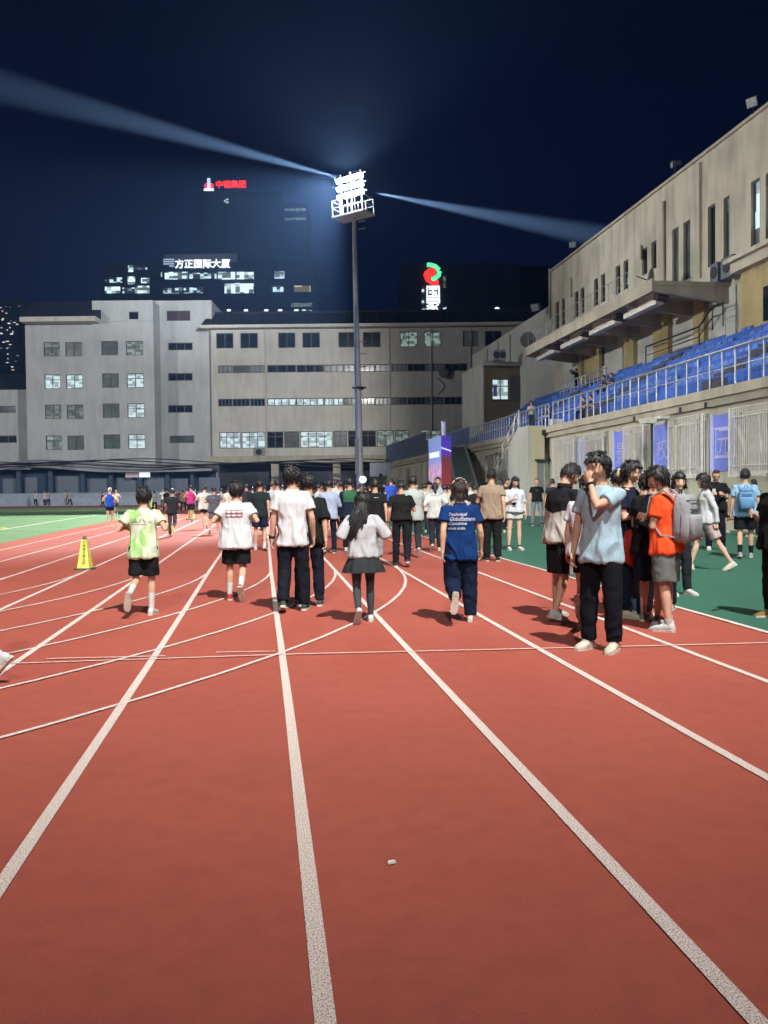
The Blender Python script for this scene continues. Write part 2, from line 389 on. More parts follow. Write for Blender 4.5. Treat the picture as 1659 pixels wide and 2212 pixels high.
# ---- main four-storey block
D = 118.0
B = bempty('school_building', 'long four storey grey building with dark tiled roof and window bands behind the lamp tower', 'building')
holes = []; wins = []
def W(px0, py0, px1, py1, pane, nx=2, trans=None, D_=None, lst=None, **k):
    r = rect(px0, py0, px1, py1, D_ or D); (lst[0] if lst else holes).append(r)
    (lst[1] if lst else wins).append((r, pane, nx, trans, k))
for a, b_, pn in ((467, 504, M_glassd), (519, 557, M_glassd), (601, 638, M_glassd), (653, 691, M_glassd), (731, 772, M_glassd), (784, 822, M_glassd), (864, 902, M_litg), (916, 953, M_litg), (1000, 1033, M_curt), (1048, 1084, M_glassd)):
    W(a, 719.5 - (a - 467) * .008, b_, 752.5 - (a - 467) * .008, pn, 2)
xs = [471, 502, 540, 573, 577, 640, 700, 742, 777, 810, 846, 880, 920, 960, 1010]
pn = [M_curt, M_glassg, M_curt, None, M_glassd, M_glassd, M_glassg, M_glassg, M_glassd, M_glassg, M_curt, M_glassd, M_curt, M_glassd]
for i in range(14):
    if pn[i]: W(xs[i] + .2, 789.5 - i * .35, xs[i + 1] - .4, 806 - i * .35, pn[i], 3)
pn = [M_glassd] * 4 + [M_litw, M_litw, M_litw, M_glassd, M_glassd, M_glassg, M_glassd, M_glassd, M_glassg, M_glassd]
for i in range(14):
    if i != 3: W(xs[i] + .2, 861.5 - i * .35, xs[i + 1] - .4, 878 - i * .35, pn[i], 4)
for a, b_, p_, n_ in ((474, 520, M_litw, 3), (522, 573, M_litw, 3), (577, 612, M_glassd, 2), (614, 647, M_glassg, 2), (649, 718, M_litw, 4), (720, 750, M_glassg, 2), (752, 776, M_glassd, 1), (778, 812, M_glassd, 2), (814, 850, M_litg, 2), (853, 884, M_litg, 2), (908, 954, M_litg, 2)):
    W(a, 933.5 - (a - 474) * .012, b_, 969 - (a - 474) * .012, p_, n_, 'T')
xL, _, _, zt = rect(457, 709, 1200, 990, D); xR = bx(1180, D); zg = BD(700, 990, D)[1]
mb = MB(); wall(mb, xL, xR, zg, zt, D, holes, .3); mb.box(xL, xR, D + 1.2, D + 14, 0, zt - .01)
mb.quad((xL, D, zg), (xL, D + 1.2, zg), (xL, D + 1.2, zt), (xL, D, zt)); mb.quad((xL, D, zg), (xR, D, zg), (xR, D + 1.2, zg), (xL, D + 1.2, zg))
mb.build('wall', M_main, B, RZ)
for (r, p_, nx, tr, k) in wins:
    window(B, *r, D, p_, nx, trans=(r[3] - (r[3] - r[2]) * .30) if tr else None, rotz=RZ, sill=False, fr=.11 if (r[3]-r[2])<1.4 else .09, framem=M_frame)
# eaves + roof
xe0, xe1 = bx(440, D), bx(1200, D); z0, z1, z2 = BD(700, 709.5, D)[1], BD(700, 703, D)[1], BD(700, 676, D + 4)[1]
mb = MB(); mb.box(xe0, xe1, D - 1.3, D - .004, z0, z1 - .01); mb.build('eaves', M_trim, B, RZ)
mb = MB(); mb.prism([(D - 1.3, z1), (D + 4, z2), (D + 10, z2), (D + 15, z1)], 0, xe0 + .2, xe1)
for i in range(60):
    u = xe0 + .6 + i * (xe1 - xe0 - 1) / 60; mb.tube([(u, D - 1.3, z1 + .06), (u, D + 4, z2 + .06)], .09, 5)
mb.box(xe0 + 1, xe1, D + 3.9, D + 4.4, z2, z2 + .3)
mb.build('roof', M_roof, B, RZ)
for px in (576, 843, 933, 1018):
    mb = MB(); u = bx(px, D); mb.tube([(u, D - .14, zt), (u, D - .14, zg)], .06, 6); mb.build('drainpipe', M_main, B, RZ)
# ground arcade: deep dark recess, columns, canopy
za, zb = BD(700, 1000, D)[1], BD(700, 985, D)[1]
mb = MB(); mb.box(bx(455, D), bx(1000, D), D - 2.6, D + .3, za, zb)
mb.build('arcade_canopy', M_conc, B, RZ)
for a, b_ in ((462, 477), (590, 606), (721, 737), (850, 866)):
    mb = MB(); mb.box(bx(a, D), bx(b_, D), D - 2.2, D - 1.2, 0, za); mb.build('column', M_conc, B, RZ)
mb = MB(); mb.box(bx(500, D), bx(520, D), D + 1.0, D + 1.19, 3.2, 4.1); mb.build('lit_sign', M_litg, B, RZ)
for a, b_ in ((634, 643), (690, 704), (742, 752)):
    mb = MB(); mb.box(bx(a, D), bx(b_, D), D + 1.0, D + 1.19, 3.2, 4.1); mb.build('lit_sign', M_litw, B, RZ)
# ground floor mass behind the arcade
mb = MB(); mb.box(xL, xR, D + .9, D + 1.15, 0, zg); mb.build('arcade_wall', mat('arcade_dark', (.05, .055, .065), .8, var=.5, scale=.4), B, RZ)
for px in (1012, 1014): pass
def ac(u, y, z, s_=1.0, par=None, lab=None):
    o = MB(); o.box(u - .45 * s_, u + .45 * s_, y - .38, y - .03, z, z + .65 * s_)
    me = o.build('air_conditioner', mat('ac_casing', (.22, .22, .21), .6), par, RZ)
    f = MB(); f.tube([(u, y - .381, z + .32 * s_), (u, y - .40, z + .32 * s_)], .26 * s_, 14); f.build('fan_grille', M_black, me, 0)
    return me
for px, py in ((560, 985), (1012 - 130, 985)):
    u, z = BD(px, py, D); o = ac(u, D, z, 1.6, None)
    tag(o, 'grey air conditioner box on the wall below the lit windows ' + ('at left' if px < 700 else 'right of the lamp tower'), 'air conditioner')
u, z = BD(959, 812, D); mb = MB(); mb.tube([(u, D - .05, z + .2), (u, D - .5, z + .3)], [.08, .08], 6); mb.ell((u, D - .62, z + .3), Vector((1, 0, 0)), Vector((0, 1, 0)), Vector((0, 0, 1)), .75, .15, .7)
mb.build('satellite_dish', mat('dish', (.12, .13, .13), .5), None, RZ, label='round dark satellite dish on the wall of the long grey building between window bands', cat='satellite dish')
mb = MB(); pts = []
for i in range(14): pts.append((BD(946 + 14 * math.sin(i / 13 * math.pi), 818 + i * 2.6, D)[0], D - .05, BD(950, 818 + i * 2.6, D)[1]))
mb.tube(pts, .05, 5); mb.build('cable', M_black, B, RZ)
# roof edge lights seen above the ridge
for px in (494, 531, 575, 605, 640):
    u, z = BD(px, 675.5, D + 4); mb = MB(); mb.ell((u, D + 4.1, z + .35), Vector((1, 0, 0)), Vector((0, 1, 0)), Vector((0, 0, 1)), .3, .15, .13)
    mb.build('ridge_lamp', mat('ridge_glow', (.9, .95, .95), emit=(.85, .95, .95), es=1.6), B, RZ)
u, z = BD(1074, 667, D + 4); mb = MB(); mb.ell((u, D + 4.1, z), Vector((1, 0, 0)), Vector((0, 1, 0)), Vector((0, 0, 1)), .35, .2, .25); mb.box(u - .05, u + .05, D + 4.05, D + 4.15, z - .7, z - .1)
mb.build('roof_lamp', mat('ridge_glow', (.9, .95, .95), emit=(.85, .95, .95), es=1.6), B, RZ)

# ---- left block with tower
D2 = 116.0
B2 = bempty('teaching_block', 'grey five storey block with paired square windows and a taller stair tower on the left', 'building')
holes = []; wins = []
for j, y in enumerate((739, 809, 874, 941)):
    dx = j * 1.6
    p4 = [(M_lity, M_glassg, M_glassg, M_litg), (M_litw, M_litw, M_glassg, M_litw), (M_lity, M_lity, M_glassg, M_litw), (M_litg, M_glassg, M_glassg, M_litw)][j]
    for i, (a, b_) in enumerate(((94, 129), (141, 177), (219, 255), (272, 309))):
        W(a + dx, y + (0 if i < 2 else -2.5), b_ + dx, y + 31 + (0 if i < 2 else -2.5), p4[i], 2, 'T', D2, (holes, wins))
W(278, 673, 299, 692, M_glassd, 1, None, D2, (holes, wins))
x0 = bx(60, D2); x1 = bx(336, D2); xm = bx(205, D2); zt1 = BD(130, 702, D2)[1]; zt2 = BD(270, 649, D2)[1]; zb = BD(200, 1004, D2)[1]
mb = MB(); wall(mb, x0, xm, zb, zt1, D2, [h for h in holes if h[1] < xm], .3); wall(mb, xm, x1, zb, zt2, D2, [h for h in holes if h[0] > xm], .3)
mb.box(x0, xm, D2 + .9, D2 + 20, 0, zt1 - .004); mb.box(xm, x1, D2 + .9, D2 + 20, 0, zt2 - .004)
for (x, za_, zb_) in ((x0, zb, zt1), (x1, zb, zt2), (xm, zt1, zt2)):
    mb.quad((x, D2, za_), (x, D2 + .9, za_), (x, D2 + .9, zb_), (x, D2, zb_))
mb.quad((x0, D2, zt1), (xm, D2, zt1), (xm, D2 + .9, zt1), (x0, D2 + .9, zt1)); mb.quad((xm, D2, zt2), (x1, D2, zt2), (x1, D2 + .9, zt2), (xm, D2 + .9, zt2))
mb.quad((x0, D2, zb), (x1, D2, zb), (x1, D2 + .9, zb), (x0, D2 + .9, zb))
mb.build('wall', M_left, B2, RZ)
zl = BD(300, 692, D2)[1]; mb = MB(); mb.box(xm, x1, D2 - .18, D2 - .003, zl - .12, zl + .12); mb.build('string_course', M_left, B2, RZ)
for (r, p_, nx, tr, k) in wins: window(B2, *r, D2, p_, nx, trans=(r[3] - (r[3] - r[2]) * .36) if tr else None, rotz=RZ, sill=False, fr=.09)
r = rect(42, 683.5, 206, 694, D2 - 2); mb = MB(); mb.box(r[0], r[1], D2 - 2, D2 + 12, r[2], r[3]); mb.build('roof_slab', M_trim, B2, RZ)
r2 = rect(60, 693, 204, 703, D2); mb = MB(); mb.box(r2[0] + .3, r2[1], D2 + .7, D2 + .9, r2[2] - .2, r2[3] + .1); mb.build('top_glazing', M_glassd, B2, RZ)
mb = MB(); mb.prism([(D2 - 2, r[3]), (D2 + 3, BD(120, 651, D2 + 3)[1]), (D2 + 11, BD(120, 651, D2 + 3)[1]), (D2 + 12, r[3])], 0, r[0], r[1] + .1); mb.build('roof', M_roof, B2, RZ)
# recessed stair tower
DT = 119.5
holes = []; wins = []
W(360, 671, 411, 693, mat('red_glass', (.07, .05, .055), .3), 2, None, DT, (holes, wins))
for y in (740, 806, 875): W(363, y, 416, y + 16.5, M_glassd, 3, None, DT, (holes, wins))
W(366, 941, 420, 957, M_glassg, 3, None, DT, (holes, wins))
xa, xb = bx(330, DT), bx(462, DT); zt = BD(400, 649, DT)[1]
mb = MB(); wall(mb, xa, xb, 0, zt, DT, holes, .3); mb.box(xa, xb, DT + .9, DT + 8, 0, zt - .01)
mb.quad((xa, DT, zt), (xb, DT, zt), (xb, DT + .9, zt), (xa, DT + .9, zt)); mb.quad((xb, DT, 0), (xb, DT + .9, 0), (xb, DT + .9, zt), (xb, DT, zt))
mb.build('stair_tower', M_left, B2, RZ)
for (r, p_, nx, tr, k) in wins: window(B2, *r, DT, p_, nx, rotz=RZ, sill=False, fr=.1)
# low far-left wing
holes = []; wins = []
W(-40, 877, 34, 892, M_glassd, 4, None, D2 + 3, (holes, wins)); W(-40, 941, 36, 957, M_glassd, 4, None, D2 + 3, (holes, wins))
BW = bempty('side_wing', 'low grey wing with two dark window strips at the left edge', 'building')
xa, xb = bx(-60, D2 + 3), bx(66, D2 + 3); zt = BD(20, 842, D2 + 3)[1]
mb = MB(); wall(mb, xa, xb, 0, zt, D2 + 3, holes, .3); mb.box(xa, xb, D2 + 3.9, D2 + 16, 0, zt - .01); mb.quad((xa, D2 + 3, zt), (xb, D2 + 3, zt), (xb, D2 + 3.9, zt), (xa, D2 + 3.9, zt))
mb.build('wall', M_left, BW, RZ)
for (r, p_, nx, tr, k) in wins: window(BW, *r, D2 + 3, p_, nx, rotz=RZ, sill=False, fr=.1)
r = rect(-60, 806, 62, 843, D2 + 8); mb = MB(); mb.prism([(D2 + 5, zt), (D2 + 9, r[3]), (D2 + 13, r[3]), (D2 + 16, zt)], 0, r[0], r[1]); mb.build('roof', M_roof, BW, RZ)

# ---- low row of lock-up rooms with a wavy canopy along the far end of the track
D3 = 111.0
BA = bempty('canopy_row', 'low row of blue lit rooms under a sagging canopy across the far end', 'low building')
mb = MB(); xa, xb = bx(-40, D3), bx(458, D3); zc = BD(200, 1012, D3)[1]
panels = [(-10, 30), (38, 68), (106, 108 + 54), (176, 228), (240, 290), (302, 350), (360, 400), (422, 470)]
mb.box(xa, xb, D3 + 2.2, D3 + 2.5, 0, zc); mb.build('back_wall', mat('arcade_blue', (.035, .06, .11), .8, var=.4, scale=.3), BA, RZ)
for i, (a, b_) in enumerate(panels):
    mb = MB(); zt = BD(a, 1034 - (i % 3) * 3, D3)[1]; mb.box(bx(a, D3), bx(b_ - 2, D3), D3 + 2.0, D3 + 2.19, .1, zt)
    for k in range(6): mb.box(bx(a, D3), bx(b_ - 2, D3), D3 + 1.96, D3 + 1.999, .1 + zt * k / 6, .1 + zt * k / 6 + .05)
    mb.build('shutter', mat('shutter_grey', (.17, .20, .25), .7, var=.25), BA, RZ)
mb = MB(); mb.box(bx(484 / 1.0, D3) - 26 / 10, bx(484, D3), D3 + 1.9, D3 + 2.0, 0, 3.0)
mb = MB(); a, z = BD(482, 1035, D3)
r = rect(482 - 0, 1035, 543, 1073, D3)
pts_top = [(-30, 1004), (0, 1001), (50, 995), (100, 996), (150, 1001), (220, 1006), (300, 1006), (380, 1005), (458, 1003)]
mb = MB()
for i in range(len(pts_top) - 1):
    (a, ya), (b_, yb) = pts_top[i], pts_top[i + 1]
    A0 = BD(a, ya, D3); B0 = BD(b_, yb, D3); A1 = BD(a, ya + 14, D3); B1 = BD(b_, yb + 14, D3)
    mb.hexa([(A1[0], D3, A1[1]), (B1[0], D3, B1[1]), (B1[0], D3 + 4.6, B1[1] + .2), (A1[0], D3 + 4.6, A1[1] + .2), (A0[0], D3, A0[1]), (B0[0], D3, B0[1]), (B0[0], D3 + 4.6, B0[1] + .3), (A0[0], D3 + 4.6, A0[1] + .3)])
mb.build('canopy', mat('canopy_sheet', (.30, .31, .34), .8, var=.3, scale=.5), BA, RZ)
for k in range(4):
    mb = MB(); pts = []
    for i in range(30):
        px = -30 + i * 30; sag = 5 * math.sin(i * .42 + k) + k * 3
        u, z = BD(px, 996 + sag, D3 - .6); pts.append((u, D3 - .6 - .1 * k, z))
    mb.tube(pts, .07, 5); mb.build('overhead_cable', M_black, BA, RZ)
for px in (30, 100, 170, 232, 295, 356, 410):
    mb = MB(); u = bx(px, D3); mb.box(u - .25, u + .25, D3 + 1.2, D3 + 1.7, 0, zc); mb.build('pier', mat('pier_blue', (.06, .09, .14), .8), BA, RZ)
r = rect(266, 1021, 294, 1031, D3); mb = MB(); mb.box(r[0], r[1], D3 + 1.0, D3 + 1.15, r[2], r[3]); mb.build('sign_board', mat('sign_pale', (.45, .36, .38), .6, emit=(.5, .4, .45), es=.35), BA, RZ)
r = rect(296, 1020, 319, 1030.5, D3); mb = MB(); mb.box(r[0], r[1], D3 + 1.0, D3 + 1.15, r[2], r[3]); mb.build('sign_lightbox', mat('sign_bright', (.8, .85, .9), .6, emit=(.8, .88, 1), es=1.0), BA, RZ)
mb = MB(); mb.box(bx(-50, D3 - 3), bx(462, D3 - 3), D3 - 3, D3 - 2.75, 0, BD(200, 1066, D3 - 3)[1]); mb.box(bx(-50, D3 - 3), bx(462, D3 - 3), D3 - 3.06, D3 - 2.69, BD(200, 1066, D3 - 3)[1], BD(200, 1066, D3 - 3)[1] + .1)
mb.build('low_wall', mat('low_wall_paint', (.33, .38, .46), .8, var=.15, scale=1), None, RZ, label='long low pale wall at the far end of the track below the canopy row', cat='wall')

# ---- night towers in the distance
def tower(name, label, px0, px1, pytop, Dt, depth, floors, lit, m=None, sky=None):
    b = bempty(name, label, 'tower'); x0_, x1_ = bx(px0, Dt), bx(px1, Dt); zt_ = BD((px0 + px1) / 2, pytop, Dt)[1]
    mb = MB(); mb.box(x0_, x1_, Dt, Dt + depth, 0, zt_)
    fh = zt_ / floors
    for k in range(1, floors): mb.box(x0_ - .15, x1_ + .15, Dt - .3, Dt + depth + .15, k * fh - .25, k * fh + .25)
    mb.box(x0_ + 2, x1_ - 2, Dt + 3, Dt + depth - 3, zt_, zt_ + 1.2)
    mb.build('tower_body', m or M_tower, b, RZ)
    for (a, ya, b_, yb, mt) in lit:
        r = rect(a, ya, b_, yb, Dt); q = MB(); n = max(1, int((r[1] - r[0]) / 6))
        for k in range(n):
            w_ = (r[1] - r[0]) / n; q.box(r[0] + k * w_ + .25, r[0] + (k + 1) * w_ - .25, Dt - .5, Dt - .35, r[2], r[3])
        q.build('lit_windows', mt, b, RZ)
    return b
D4 = 300
T1 = tower('office_tower', 'dark office block with lit floors and white rooftop lettering above the grey school roofs', 224, 690, 566, D4, 40, 14,
    [(276, 574, 290, 588, M_litb), (290, 577, 320, 583, M_litd), (233, 600, 266, 611, M_litd), (275, 598, 294, 615, M_litb), (304, 601, 325, 612, M_litb), (227, 604, 262, 610, M_litd), (226, 620, 262, 634, M_litb), (264, 622, 295, 634, M_litd), (294, 618, 325, 634, M_litb),
     (347, 588, 352, 598, M_litb), (355, 588, 408, 604, M_litb), (408, 590, 470, 603, M_litd), (470, 588, 550, 604, M_litb), (352, 622, 440, 634, M_litd), (484, 612, 550, 634, M_litb), (592, 587, 616, 602, M_litb), (585, 617, 614, 632, M_litd), (634, 618, 672, 631, M_lityel), (628, 655, 676, 663, M_litg), (630, 669, 676, 674, M_litd)])
r = rect(352, 545, 510, 562, D4); mb = MB(); mb.box(r[0], r[1], D4 + 2, D4 + 26, r[2] - 2, r[3]); mb.build('roof_storey', mat('roof_storey_glow', (.25, .25, .34), .7), T1, RZ)
M_sw = mat('sign_white', (.9, .95, 1), emit=(.9, .97, 1), es=1.25)
def sign_text(par, txt, px0, px1, py, Dt, m, depth=.3, size=None, boldoff=.014, vertical=False, size_px=None):
    u0, z = BD(px0, py, Dt); u1 = bx(px1, Dt)
    n = 1 if vertical else len(txt); sz = ((u1 - u0) / n) * 1.0
    me = text_mesh(txt, sz, depth, offset=boldoff * sz)
    xs_ = [v.co.x for v in me.vertices]; wq = max(xs_) - min(xs_); k = (u1 - u0) / wq; cx = (max(xs_) + min(xs_)) / 2
    ys_ = [v.co.y for v in me.vertices]; cy = (max(ys_) + min(ys_)) / 2
    for v in me.vertices:
        c = v.co.copy(); v.co = ((c.x - cx) * k + (u0 + u1) / 2, Dt - .6 - c.z, (c.y - cy) * k + z)
    me.materials.clear(); me.materials.append(m)
    return link('sign_lettering', me, par, RZ)
sign_text(T1, '方正国际大厦', 379, 504, 571, D4, M_sw)
r = rect(354, 563, 377, 577, D4); mb = MB()
for k in range(4): mb.box(r[0] + (2 if k == 0 else 0), r[1], D4 - .8, D4 - .5, r[2] + k * .75, r[2] + k * .75 + .35)
mb.build('sign_emblem', mat('emblem_dim', (.5, .6, .7), emit=(.55, .68, .8), es=.7), T1, RZ)
D5 = 430
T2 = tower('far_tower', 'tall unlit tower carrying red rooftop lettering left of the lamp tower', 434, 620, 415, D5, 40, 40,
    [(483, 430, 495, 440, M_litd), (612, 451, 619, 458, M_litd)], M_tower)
M_red = mat('sign_red', (.9, .05, .04), emit=(1, .035, .03), es=1.5)
sign_text(T2, '中钢集团', 467, 540, 399, D5, M_red)
mb = MB(); u, z = BD(452, 402, D5)
mb.ell((u, D5 - .5, z), Vector((1, 0, 0)), Vector((0, 1, 0)), Vector((0, 0, 1)), 2.4, .3, 1.5); mb.build('emblem_red', M_red, T2, RZ)
mb = MB(); mb.box(u - .75, u + .75, D5 - 1.2, D5 - .85, z - 1.2, z + 3.4); mb.build('emblem_column', mat('emblem_blue', (.5, .7, 1), emit=(.45, .65, 1), es=1.4), T2, RZ)
mb = MB(); mb.box(u - 2.4, u + 2.4, D5 - 1.3, D5 - .9, z - 2.6, z - 1.5); mb.build('emblem_base', M_sw, T2, RZ)
mb = MB(); mb.box(bx(440, D5), bx(545, D5), D5, D5 + .5, BD(500, 411, D5)[1] - 3, BD(500, 411, D5)[1] + .1); mb.build('sign_frame', M_tower, T2, RZ)
T2b = tower('far_slab', 'dark slab building with two rows of small pale lights beside the lamp tower', 606, 668, 440, 380, 30, 34, [(614, 451, 662, 456, M_litg), (614, 471, 662, 476, M_litg)])
D6 = 250
T3 = tower('sign_building', 'dark building with red and green emblem above white vertical lettering', 868, 1125, 572, D6, 40, 9, [(909, 620, 918, 637, M_litd), (909, 644, 918, 660, M_litd), (909, 664, 922, 670, M_litd), (955, 598, 965, 622, M_lity), (955, 664, 966, 668, M_litb)])
sign_text(T3, '国', 921, 953, 634, D6, M_sw, vertical=True, boldoff=.012); sign_text(T3, '家', 920, 955, 661, D6, M_sw, vertical=True, boldoff=.012)
T4 = tower('dark_block', 'low unlit block against the night sky between the emblem building and the grandstand', 1060, 1205, 578, 270, 40, 9, [])
# emblem: two interlocked hooked strokes
M_grn = mat('sign_green', (.1, .8, .35), emit=(.12, .85, .38), es=1.3)
def stroke(pts, m, nm, rr=.62):
    P_ = []
    for (px, py) in pts: u, z = BD(px, py, D6); P_.append((u, D6 - 1.0, z))
    mb = MB(); mb.tube(P_, rr, 8); mb.build(nm, m, T3, RZ)
stroke([(922, 574), (930, 574), (940, 577), (948, 585)], M_grn, 'emblem_green')
stroke([(949, 588), (947, 597), (941, 602), (932, 606)], M_grn, 'emblem_green')
stroke([(938, 584), (928, 586), (920, 592), (919, 599)], M_red, 'emblem_red')
stroke([(938, 586), (937, 592), (927, 597), (920, 600)], M_red, 'emblem_red')
stroke([(920, 600), (924, 607), (934, 613), (947, 612)], M_red, 'emblem_red')
# far-left apartment tower
T5 = tower('apartment_tower', 'dark apartment tower with scattered warm balcony lights at the left edge', -40, 46, 648, 260, 30, 24, [])
for i in range(34):
    px, py = random.uniform(0, 42), random.uniform(655, 800)
    r = rect(px, py, px + random.uniform(2, 6), py + random.uniform(1, 2.4), 260); q = MB(); q.box(r[0], r[1], 259.2, 259.4, r[2], r[3])
    q.build('balcony_light', mat('balcony_glow%d' % (i % 3), (.8, .6, .5), emit=[(1, .75, .6), (.9, .9, 1), (.5, .35, .4)][i % 3], es=[.9, 1.1, .35][i % 3]), T5, RZ)

# ================================================================== flood tower beside the track
FT = empty('floodlight_tower', (6.6, 59.66, 0), 0, label='tall grey steel floodlight tower blazing white above the crowd', cat='floodlight tower')
mb = MB(); mb.tube([(0, 0, 0), (-.05, 0, 8), (-.15, 0, 14), (-.22, 0, 20.2)], [.27, .22, .18, .13], 14); mb.tube([(0, 0, 0), (0, 0, .35)], .5, 14)
mb.build('pole', mat('galvanised_pole', (.42, .46, .52), .5, .4, .1, var=.2, scale=1.5), FT)
mb = MB(); mb.tube([(-.24, -.25, .4), (-.27, -.22, 8), (-.2, -.2, 14)], .05, 6); mb.build('cable_duct', mat('duct_blue', (.12, .25, .65), .4), FT)
mb = MB(); mb.box(-.36, -.1, -.42, -.2, 2.6, 5.0); mb.build('control_box', mat('box_grey', (.2, .22, .26), .6), FT)
mb = MB(); mb.tube([(0, 0, 8.4), (0, 0, 8.55)], .36, 12); mb.tube([(-.5, -.2, 8.48), (.5, -.2, 8.48)], .05, 6); mb.build('collar', M_black, FT)
for z in (9.9, 10.8, 11.6, 19.2, 19.7):
    mb = MB(); mb.tube([(.1, 0, z), (.55, -.1, z + .05)], .04, 6); mb.build('step_iron', M_steel, FT)
hd = empty('lamp_head', (-.25, 0, 20.0)); hd.parent = FT; hd.rotation_euler = (0, R(-3), R(-38))
def part(mb, name, m, par): return mb.build(name, m, par)
mb = MB(); mb.box(-1.25, 1.25, -.75, .75, 0, .12)
for x in (-1.2, -.6, 0, .6, 1.2):
    for y in (-.7, .7): mb.tube([(x, y, .12), (x, y, 1.15)], .035, 6)
mb.tube([(-1.2, -.7, 1.15), (1.2, -.7, 1.15), (1.2, .7, 1.15), (-1.2, .7, 1.15), (-1.2, -.7, 1.15)], .03, 6)
mb.tube([(-1.2, -.7, .65), (1.2, -.7, .65), (1.2, .7, .65), (-1.2, .7, .65), (-1.2, -.7, .65)], .025, 6)
part(mb, 'service_platform', mat('platform_metal', (.55, .58, .6), .5, .5, .3), hd)
mb = MB()
for x in (-.8, 0, .8): mb.tube([(x, -.1, .1), (x, -.1, 3.0)], .05, 6)
for z in (1.55, 2.15, 2.75): mb.tube([(-1.2, -.1, z), (1.2, -.1, z)], .045, 6)
part(mb, 'lamp_frame', M_steel, hd)
M_lampon = mat('lamp_lens', (1, 1, 1), emit=(.93, .97, 1), es=30)
M_lamph = mat('lamp_housing', (.5, .52, .54), .5)
for j, z in enumerate((1.45, 2.0, 2.55)):
    for i in range(4):
        x = -.84 + i * .56; mb = MB(); ti = R(35)
        mb.box(-.20, .20, .02, .24, -.15, .15); hb = part(mb, 'lamp_housing', M_lamph, hd)
        hb.location = (x, -.25, z); hb.rotation_euler = (ti, 0, R(-12 + 8 * i))
        mb = MB(); mb.box(-.205, .205, -.04, .018, -.155, .155); l = part(mb, 'lens', M_lampon, hb)

# ================================================================== grandstand on the right (local x = -Y, local y = X)
RS = -math.pi / 2
XW = 15.9
GS = empty('grandstand', (0, 0, 0), 0, label='long cream concrete grandstand with blue seats and cantilevered canopy along the right', cat='grandstand')
aN, aF = -12.0, -113.0                                   # near / far end (x = -Y)
ZL = 4.95
holes = []; wins = []
def SW(pxa, pxb, pyt, pyb, X, zt=None, zb=None):
    a0, z0 = SX(pxa, pyt, X); a1, z1 = SX(pxb, pyt, X); _, z2 = SX(pxb, pyb, X)
    return (min(a0, a1), max(a0, a1), z2 if zb is None else zb, (z0 + z1) / 2 if zt is None else zt)
# lower windows with cages
cages = [(1205, 1250), (1262, 1314), (1357, 1402), (1455, 1531), (1588, 1720)]
zc0, zc1 = 1.95, 4.1
cz = []
for a, b_ in cages:
    h = SW(a, b_, 900, 1000, XW, zc1, zc0); h = (h[0] + .25, h[1] - .1, zc0, zc1 - .1); holes.append(h); cz.append(h)
slots = []
for i in range(11):
    a0 = -(74 + i * 3.3); slots.append((a0 - .35, a0 + .35, 1.5, 4.0))
door_h = []
h1 = SW(1048, 1066, 960, 1000, XW, 3.9, 2.0); h2 = SW(1068, 1082, 960, 1000, XW, 4.0, 0.0)
holes += slots + [h1, h2]
mb = MB(); wall(mb, aF, aN, 0, ZL - .35, XW, holes, .28); mb.box(aF, aN, XW + .8, XW + 9, 0, ZL - .36)
mb.build('lower_wall', M_stand, GS, RS)
mb = MB(); mb.box(aF, aN, XW - .32, XW + .9, ZL - .35, ZL - .02); mb.box(aF, aN, XW - .20, XW - .002, ZL - .62, ZL - .352)
mb.build('ledge', M_conc, GS, RS)
# pilasters between the windows
for px in (1205, 1255, 1318, 1352, 1405, 1450, 1536, 1540, 1590):
    pass
for k, h in enumerate(cz):
    window(GS, h[0], h[1], h[2], h[3], XW, M_curt if k != 1 else M_glassg, 3, fr=.06, framem=M_white, rotz=RS)
    g = MB(); y0 = XW - .28; a, b_, c, d = h[0] - .12, h[1] + .12, h[2] - .1, h[3] + .12
    n = int((b_ - a) / .115)
    for i in range(n + 1):
        x = a + (b_ - a) * i / n; g.box(x - .010, x + .010, y0 - .010, y0 + .010, c, d)
    for z in (c, c + .35, d - .3, d): g.box(a, b_, y0 - .013, y0 + .013, z - .014, z + .014)
    for x in (a, b_):
        for z in (c, d): g.box(x - .02, x + .02, y0 - .02, XW - .003, z - .02, z + .02)
        g.box(x - .035, x + .035, y0 - .03, y0 + .03, c - .02, d + .02)
        for i in range(1, 3): g.box(x - .012, x + .012, y0 + .1 * i - .01, y0 + .1 * i + .01, c, d)
    g.build('window_cage', M_white, GS, RS)
for h in slots: window(GS, *h, XW, M_glassg, 1, fr=.05, framem=M_pale, rotz=RS, sill=False)
window(GS, *h1, XW, M_curt, 2, fr=.06, framem=M_pale, rotz=RS)
mb = MB(); mb.box(h2[0], h2[1], XW + .2, XW + .27, 0, 4.0); o = mb.build('door', mat('blue_door', (.03, .13, .32), .5, var=.4, scale=.8), GS, RS)
mb = MB(); mb.box(h2[0] + .1, h2[1] - .1, XW + .14, XW + .199, 2.9, 3.9); mb.build('door_transom', M_frame, o)

